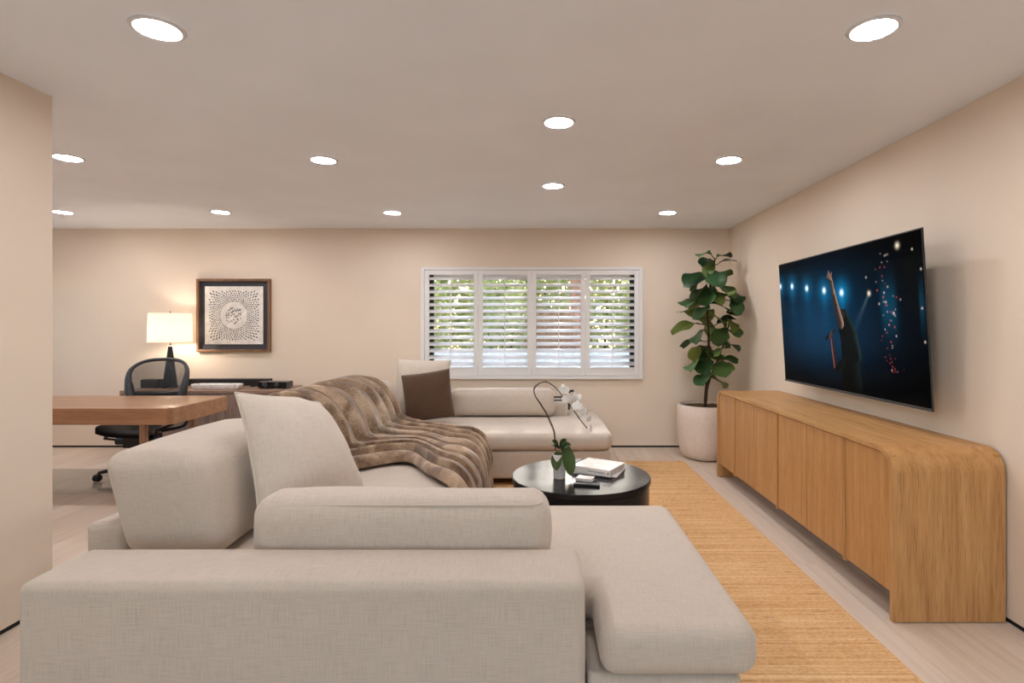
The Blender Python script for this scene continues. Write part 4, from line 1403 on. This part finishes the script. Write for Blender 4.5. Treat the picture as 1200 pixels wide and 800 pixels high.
# ---- things on the credenza
sbz = CZ1 + 0.0004
sbar = empty('soundbar')
box('bar_body', -0.46, 0.46, -0.045, 0.045, 0.012, 0.085, M['black'], sbar, 0.006, 2)
box('base_foot', -0.36, -0.26, -0.05, 0.05, 0.0, 0.012, M['black_gloss'], sbar, 0.003)
box('base_foot', 0.26, 0.36, -0.05, 0.05, 0.0, 0.012, M['black_gloss'], sbar, 0.003)
sbar.location = (-3.375, 6.02, sbz)
tag(sbar, 'long low black soundbar on the credenza behind the pale tray', 'soundbar')
tr = empty('serving_tray')
tb = rounded_slab(-0.25, 0.25, -0.075, 0.075, 0.0, 0.055, 0.03)
bm = bmesh.new(); bm.from_mesh(tb)
for v in bm.verts:
    k = v.co.z / 0.055
    v.co.x *= 0.9 + 0.1 * k; v.co.y *= 0.8 + 0.2 * k
top = max(bm.faces, key=lambda f: f.calc_area() if f.normal.z > 0.9 else 0)
r_ = bmesh.ops.inset_region(bm, faces=[top], thickness=0.008)
bmesh.ops.translate(bm, verts=top.verts, vec=(0, 0, -0.035))
smooth_angle(link('tray_body', to_mesh(bm), M['ceramic'], tr), 50)
hb = box_mesh(0.004, 0.07, 0.018, 0.0015, 1)
for s_ in (-1, 1):
    link('handle', hb, M['ceramic'], tr, (s_ * 0.251, 0, 0.045))
tr.location = (-3.345, 5.76, sbz)
tag(tr, 'long white rounded tray on the credenza before the soundbar', 'tray')
bx = empty('media_box')
box('box_body', -0.15, 0.15, -0.08, 0.08, 0.006, 0.072, M['black_gloss'], bx, 0.006, 2)
for s_ in (-0.07, 0.05):
    link('dial', lathe_mesh([(0.024, 0.0), (0.024, 0.01), (0.02, 0.013)], 20), M['dark_grey'], bx, (s_, -0.0801, 0.04), (R(90), 0, 0))
for x in (-0.12, 0.12):
    for y in (-0.06, 0.06):
        link('foot', lathe_mesh([(0.012, 0.0), (0.012, 0.006)], 12), M['black'], bx, (x, y, 0))
bx.location = (-2.785, 5.86, sbz)
tag(bx, 'small black media box with two dials at the right end of the credenza', 'media box')
rt = empty('router')
box('router_body', -0.09, 0.09, -0.05, 0.05, 0.0, 0.09, M['black'], rt, 0.008, 2)
for k in range(3): box('status_light', -0.05 + 0.03 * k, -0.042 + 0.03 * k, -0.0515, -0.0495, 0.04, 0.046, M['dark_grey'], rt)
rt.location = (-4.12, 5.9, sbz)
tag(rt, 'small black box on the credenza seen through the chair mesh', 'router')

# ---- table lamp
lp = empty('table_lamp')
def pyramid(w0, w1, h0, h1):
    bm = bmesh.new()
    A = [bm.verts.new((sx * w0 / 2, sy * w0 / 2, h0)) for sx, sy in ((-1, -1), (1, -1), (1, 1), (-1, 1))]
    B = [bm.verts.new((sx * w1 / 2, sy * w1 / 2, h1)) for sx, sy in ((-1, -1), (1, -1), (1, 1), (-1, 1))]
    for k in range(4): bm.faces.new((A[k], A[(k + 1) % 4], B[(k + 1) % 4], B[k]))
    bm.faces.new(A); bm.faces.new(B)
    bmesh.ops.bevel(bm, geom=bm.edges[:], offset=0.004, segments=1, affect='EDGES')
    return to_mesh(bm)
link('lamp_base', pyramid(0.14, 0.036, 0.001, 0.445), M['black_gloss'], lp, (0, 0, 0), (0, 0, R(30)))
link('neck', lathe_mesh([(0.01, 0.445), (0.014, 0.455), (0.008, 0.465), (0.008, 0.50)], 16), M['brass'], lp, smooth=True)
def open_drum(r0, r1, z0, z1, th=0.002, seg=48):
    bm = bmesh.new()
    prof = [(r0, z0), (r1, z1), (r1 - th, z1), (r0 - th, z0)]
    rg = [[bm.verts.new((r * math.cos(2 * math.pi * k / seg), r * math.sin(2 * math.pi * k / seg), z)) for k in range(seg)] for r, z in prof]
    for a, b in zip(rg, rg[1:] + rg[:1]):
        for k in range(seg): bm.faces.new((a[k], a[(k + 1) % seg], b[(k + 1) % seg], b[k]))
    return to_mesh(bm)
smooth_angle(link('shade', open_drum(0.205, 0.198, 0.485, 0.79), M['shade'], lp), 50)
link('spider', tube_mesh([(-0.196, 0, 0.775), (0.196, 0, 0.775)], 0.0025, 6), M['brass'], lp)
link('harp', tube_mesh(spline([(0.0, 0, 0.50), (0.05, 0, 0.58), (0.05, 0, 0.70), (0.0, 0, 0.775)], 6), 0.002, 6), M['brass'], lp)
link('finial', lathe_mesh([(0.004, 0.775), (0.009, 0.795), (0.003, 0.812)], 12), M['brass'], lp, smooth=True)
link('bulb', lathe_mesh([(0.012, 0.50), (0.03, 0.55), (0.034, 0.585), (0.026, 0.615), (0.006, 0.632)], 20), emission('lamp_bulb', (255, 238, 218), 125), lp, smooth=True)
lp.location = (-3.925, 5.90, sbz)
tag(lp, 'lit table lamp with white drum shade and black tapered base on credenza', 'lamp')

# ---- framed artwork
ar = empty('framed_artwork')
aw, ah = 0.815, 0.81
fwid, fdep = 0.026, 0.045
box('frame_side', -aw / 2, -aw / 2 + fwid, -fdep, 0, 0, ah, M['frame_wood'], ar, 0.002)
box('frame_side', aw / 2 - fwid, aw / 2, -fdep, 0, 0, ah, M['frame_wood'], ar, 0.002)
box('frame_side', -aw / 2 + fwid, aw / 2 - fwid, -fdep, 0, ah - fwid, ah, M['frame_wood'], ar, 0.002)
box('frame_side', -aw / 2 + fwid, aw / 2 - fwid, -fdep, 0, 0, fwid, M['frame_wood'], ar, 0.002)
box('mat_board', -aw / 2 + fwid, aw / 2 - fwid, -0.008, 0, fwid, ah - fwid, M['navy'], ar)
pp = box('cut_paper', -0.324, 0.324, -0.022, -0.014, ah / 2 - 0.322, ah / 2 + 0.322, M['paper'], ar, 0.002)
def cut_marks():
    rnd = random.Random(9)
    bm = bmesh.new()
    def mark(x, z, a, l, w_):
        ca, sa = math.cos(a), math.sin(a)
        pts = [(-l / 2, 0), (-l * 0.1, -w_ / 2), (l / 2, 0), (l * 0.1, w_ / 2)]
        f = [bm.verts.new((x + p * ca - q * sa, 0, z + p * sa + q * ca)) for p, q in pts]
        bm.faces.new(f)
    NR = 54
    for k in range(NR):
        a = 2 * math.pi * (k + 0.5) / NR
        r = 0.158
        n = 0
        while True:
            aa = a + (0.5 * 2 * math.pi / NR if n % 2 else 0) + rnd.uniform(-0.012, 0.012)
            x, z = r * math.cos(aa), r * math.sin(aa)
            if max(abs(x), abs(z)) > 0.272: break
            s_ = 0.6 + r * 3.0
            mark(x, z, aa + rnd.uniform(-0.35, 0.35), 0.020 * s_ * rnd.uniform(0.7, 1.1), 0.0105 * s_ * rnd.uniform(0.7, 1.2))
            r += 0.0185 * s_
            n += 1
    for k in range(60):
        a, r = rnd.uniform(0, 6.28), 0.097 * math.sqrt(rnd.random())
        mark(r * math.cos(a), r * math.sin(a), rnd.uniform(0, 6.28), rnd.uniform(0.014, 0.028), rnd.uniform(0.007, 0.014))
    ret = bmesh.ops.extrude_face_region(bm, geom=bm.faces[:])
    bmesh.ops.translate(bm, verts=[g for g in ret['geom'] if isinstance(g, bmesh.types.BMVert)], vec=(0, -0.0012, 0))
    return to_mesh(bm)
cmk = link('cut_marks', cut_marks(), M['black'], pp, (0, -0.0042, 0)); cmk['kind'] = 'stuff'
box('glazing', -aw / 2 + fwid, aw / 2 - fwid, -0.036, -0.033, fwid, ah - fwid, M['art_glass'], ar)
ar.location = (-3.395, YB - 0.001, 1.068)
tag(ar, 'square framed black and white cut paper medallion artwork on the back wall', 'artwork')

# ---- office chair
ch = empty('office_chair')
# local: faces -y (toward the desk)
def star_base():
    for k in range(5):
        a = R(196 + 72 * k)
        d = Vector((math.cos(a), math.sin(a), 0))
        pts = [d * 0.03 + Vector((0, 0, 0.125)), d * 0.16 + Vector((0, 0, 0.105)), d * 0.315 + Vector((0, 0, 0.075))]
        link('base_arm', tube_mesh(spline(pts, 4), [0.026 - 0.0014 * q for q in range(9)], 10), M['black'], ch, smooth=True)
        cs = empty('caster'); cs.parent = ch
        cs.location = d * 0.315
        cs.rotation_euler = (0, 0, a + R(60))
        wheel = lathe_mesh([(0.022, -0.011), (0.029, -0.009), (0.029, 0.009), (0.022, 0.011)], 20)
        link('wheel', wheel, M['black'], cs, (0.014, -0.013, 0.0355), (R(90), 0, 0))
        link('wheel', wheel, M['black'], cs, (0.014, 0.013, 0.0355), (R(90), 0, 0))
        link('stem', tube_mesh([(0, 0, 0.035), (0, 0, 0.085)], 0.009, 10), M['black'], cs)
        link('hood', tube_mesh([(0.0, 0, 0.05), (0.014, 0, 0.06)], 0.018, 10), M['black'], cs, smooth=True)
star_base()
link('hub', lathe_mesh([(0.04, 0.085), (0.045, 0.1), (0.04, 0.15), (0.03, 0.16)], 20), M['black'], ch, smooth=True)
link('gas_cylinder', lathe_mesh([(0.027, 0.15), (0.027, 0.27), (0.016, 0.27), (0.016, 0.30)], 20), M['black'], ch)
box('tilt_mechanism', -0.11, 0.11, -0.10, 0.12, 0.285, 0.385, M['black'], ch, 0.015, 3)
link('tilt_tube', tube_mesh([(-0.17, -0.06, 0.345), (0.17, -0.06, 0.345)], 0.036, 14), M['black'], ch, smooth=True)
link('lever', tube_mesh([(-0.14, -0.06, 0.35), (-0.24, -0.07, 0.365), (-0.265, -0.07, 0.375)], [0.008, 0.01, 0.018], 10), M['black'], ch, smooth=True)
def seat_pan():
    bm = bmesh.new()
    n, m = 16, 16
    V = []
    for j in range(m + 1):
        y = -0.26 + 0.50 * j / m
        row = []
        for i in range(n + 1):
            s_ = -1 + 2 * i / n
            wd = 0.27 * (1 - 0.12 * (j / m) ** 2) * (1 - 0.18 * max(0, (0.15 - j / m)) / 0.15)
            z = 0.478 - 0.022 * (1 - s_ * s_) - 0.05 * max(0, (0.25 - j / m) / 0.25) ** 2 + 0.018 * abs(s_) ** 3
            row.append(bm.verts.new((s_ * wd, y, z)))
        V.append(row)
    for a, b in zip(V, V[1:]):
        for i in range(n): bm.faces.new((a[i], a[i + 1], b[i + 1], b[i]))
    bmesh.ops.solidify(bm, geom=bm.faces[:], thickness=0.024)
    return to_mesh(bm)
for s_ in (-1, 1):
    link('seat_strut', tube_mesh([(s_ * 0.13, -0.06, 0.35), (s_ * 0.17, -0.08, 0.45)], 0.014, 8), M['black'], ch, smooth=True)
smooth_angle(link('seat', seat_pan(), M['black'], ch), 50)
# backrest: wide shoulders, waisted below
def back_outline(s_):
    pts = []
    n = 48
    for k in range(n):
        a = 2 * math.pi * k / n
        c, s0 = math.cos(a), math.sin(a)
        e_ = 0.52
        px = math.copysign(abs(c) ** e_, c); pz = math.copysign(abs(s0) ** e_, s0)
        t = (pz + 1) / 2
        wd = 0.195 + 0.085 * t - 0.015 * max(0, t - 0.85) / 0.15
        z = 0.50 + 0.515 * t + 0.02 * (1 - px * px) * (1 if pz > 0.5 else 0)
        x = px * wd * s_
        zc = 0.76
        z = zc + (z - zc) * s_
        y = 0.235 + 0.10 * (t - 0.25) ** 2 + 0.07 * t - 0.09 * abs(x / 0.28) ** 2
        pts.append(Vector((x, y, z)))
    return pts
bo = back_outline(1.0)
bf = link('back_frame', tube_mesh(bo, [0.016 + 0.018 * max(0.0, min(1.0, (0.98 - p.z) / 0.2)) for p in bo], 10, closed=True), M['dark_grey'], ch, smooth=True)
def back_mesh():
    bm = bmesh.new()
    rings = []
    for q in range(1, 9):
        k = q / 8
        c = sum(bo, Vector()) / len(bo)
        rings.append([bm.verts.new(Vector((c.x + (p.x - c.x) * k, c.y + 0.03 + (p.y - c.y - 0.03) * k ** 2, c.z + (p.z - c.z) * k))) for p in bo])
    cv = bm.verts.new(sum(bo, Vector()) / len(bo) + Vector((0, 0.03, 0)))
    n = len(bo)
    for k in range(n): bm.faces.new((cv, rings[0][k], rings[0][(k + 1) % n]))
    for a, b in zip(rings, rings[1:]):
        for k in range(n): bm.faces.new((a[k], a[(k + 1) % n], b[(k + 1) % n], b[k]))
    return to_mesh(bm)
link('mesh_back', back_mesh(), M['mesh_cloth'], ch, smooth=True)
link('lumbar_pad', tube_mesh(spline([(-0.2, 0.25, 0.72), (-0.1, 0.285, 0.715), (0.1, 0.285, 0.715), (0.2, 0.25, 0.72)], 5), 0.022, 10), M['black'], ch, smooth=True)
for s_ in (-1, 1):
    link('back_strut', tube_mesh(spline([(s_ * 0.08, 0.10, 0.40), (s_ * 0.17, 0.22, 0.46), (s_ * 0.20, 0.27, 0.56), (s_ * 0.245, 0.26, 0.82)], 5), 0.015, 10), M['black'], ch, smooth=True)
    link('arm_support', tube_mesh(spline([(s_ * 0.12, 0.08, 0.40), (s_ * 0.29, 0.12, 0.44), (s_ * 0.32, 0.12, 0.55), (s_ * 0.32, 0.06, 0.655)], 5), 0.014, 10), M['black'], ch, smooth=True)
    box('arm_pad', s_ * 0.32 - 0.045, s_ * 0.32 + 0.045, -0.08, 0.17, 0.655, 0.68, M['black'], ch, 0.01, 3)
ch.location = (-3.53, 4.93, 0.0)
ch.rotation_euler = (0, 0, R(6))
for c in ch.children: pass
ch.location.z = 0.0002
tag(ch, 'black mesh office chair on casters behind the desk', 'office chair')

# ================================================================ GARDEN BEYOND THE WINDOW
struct(box('bounce_ground', -30, 30, -30, YB + 1.2, -0.35, -0.13, M['garden_stone']))  # unseen pale ground added to bounce daylight up into the room
gd = struct(box('garden_ground', -30, 30, YB + 1.2, 30, -0.35, -0.05, M['garden_stone']))
gw = struct(box('garden_wall', -16, 16, 11.5, 11.7, -0.05, 0.86, M['garden_wall']))
fe = empty('garden_fence')
bme = box_mesh(0.28, 0.03, 1.9, 0.004, 1)
for k in range(8):
    link('board', bme, M['garden_brown'], fe, (-0.85 + k * 0.285, 15.2, 0.9))
link('rail', box_mesh(2.3, 0.05, 0.08), M['garden_brown'], fe, (0.15, 15.245, 1.2))
rebase(fe, (0.15, 15.2, -0.05))
tag(fe, 'terracotta brown garden fence seen through the middle shutter panels', 'fence')
def foliage(n, rx, ry, rz, seed, ls=0.12):
    rnd = random.Random(seed)
    co, fc = [], []
    for _ in range(n):
        d = Vector((rnd.gauss(0, 1), rnd.gauss(0, 1), rnd.gauss(0, 1))).normalized() * (rnd.random() ** 0.4)
        p = Vector((d.x * rx, d.y * ry, d.z * rz))
        a = Vector((rnd.gauss(0, 1), rnd.gauss(0, 1), rnd.gauss(0, 1))).normalized()
        b = a.orthogonal().normalized()
        s_ = ls * rnd.uniform(0.6, 1.3)
        q = len(co)
        co += [p, p + a * s_ * 0.5 + b * s_ * 0.3, p + a * s_, p + a * s_ * 0.5 - b * s_ * 0.3]
        fc.append((q, q + 1, q + 2, q + 3))
    me = bpy.data.meshes.new('foliage')
    me.from_pydata([tuple(v) for v in co], [], fc)
    return me
for k, (x, y, z, rx, rz, n, lab) in enumerate((
        (-3.3, 13.2, 1.5, 1.35, 1.5, 4200, 'leafy green garden bush behind the leftmost shutter panel'),
        (-0.95, 13.4, 1.5, 0.85, 1.4, 3000, 'leafy green garden bush behind the second shutter panel'),
        (2.9, 13.2, 1.5, 1.3, 1.5, 4200, 'leafy green garden bush behind the rightmost shutter panel'))):
    bu = empty('garden_bush', (x, y, -0.05))
    f = link('foliage', foliage(n, rx, 0.9, rz, k), M['garden_leaf'], bu, (0, 0, z)); f['kind'] = 'stuff'
    for s_ in (-0.3, 0.1, 0.35):
        link('stem', tube_mesh([(s_ * 0.3, 0, 0), (s_, 0, z)], 0.03, 6), M['bark'], bu)
    tag(bu, lab, 'bush', 'garden bushes')
tree = empty('garden_tree', (0.8, 12.6, -0.05))
link('trunk', tube_mesh(spline([(0, 0, 0), (0.08, 0, 1.0), (0.02, 0, 2.2), (0.1, 0, 3.2)], 5), 0.13, 10), M['garden_brown'], tree, smooth=True)
f = link('crown', foliage(3200, 3.6, 1.2, 1.0, 8, 0.17), M['garden_leaf'], tree, (0.1, 0, 4.2)); f['kind'] = 'stuff'
tag(tree, 'garden tree with brown trunk behind the third shutter panel', 'tree')

hd = empty('garden_hedge', (0, 17.5, -0.05))
f = link('foliage', foliage(16000, 9.5, 0.9, 2.3, 31, 0.26), M['garden_leaf'], hd, (0, 0, 1.9)); f['kind'] = 'stuff'
for k in range(7):
    link('stem', tube_mesh([(-6 + 2 * k, 0, 0), (-5.8 + 2 * k, 0, 2.6)], 0.05, 6), M['bark'], hd)
tag(hd, 'tall green hedge closing off the garden behind the window', 'hedge')
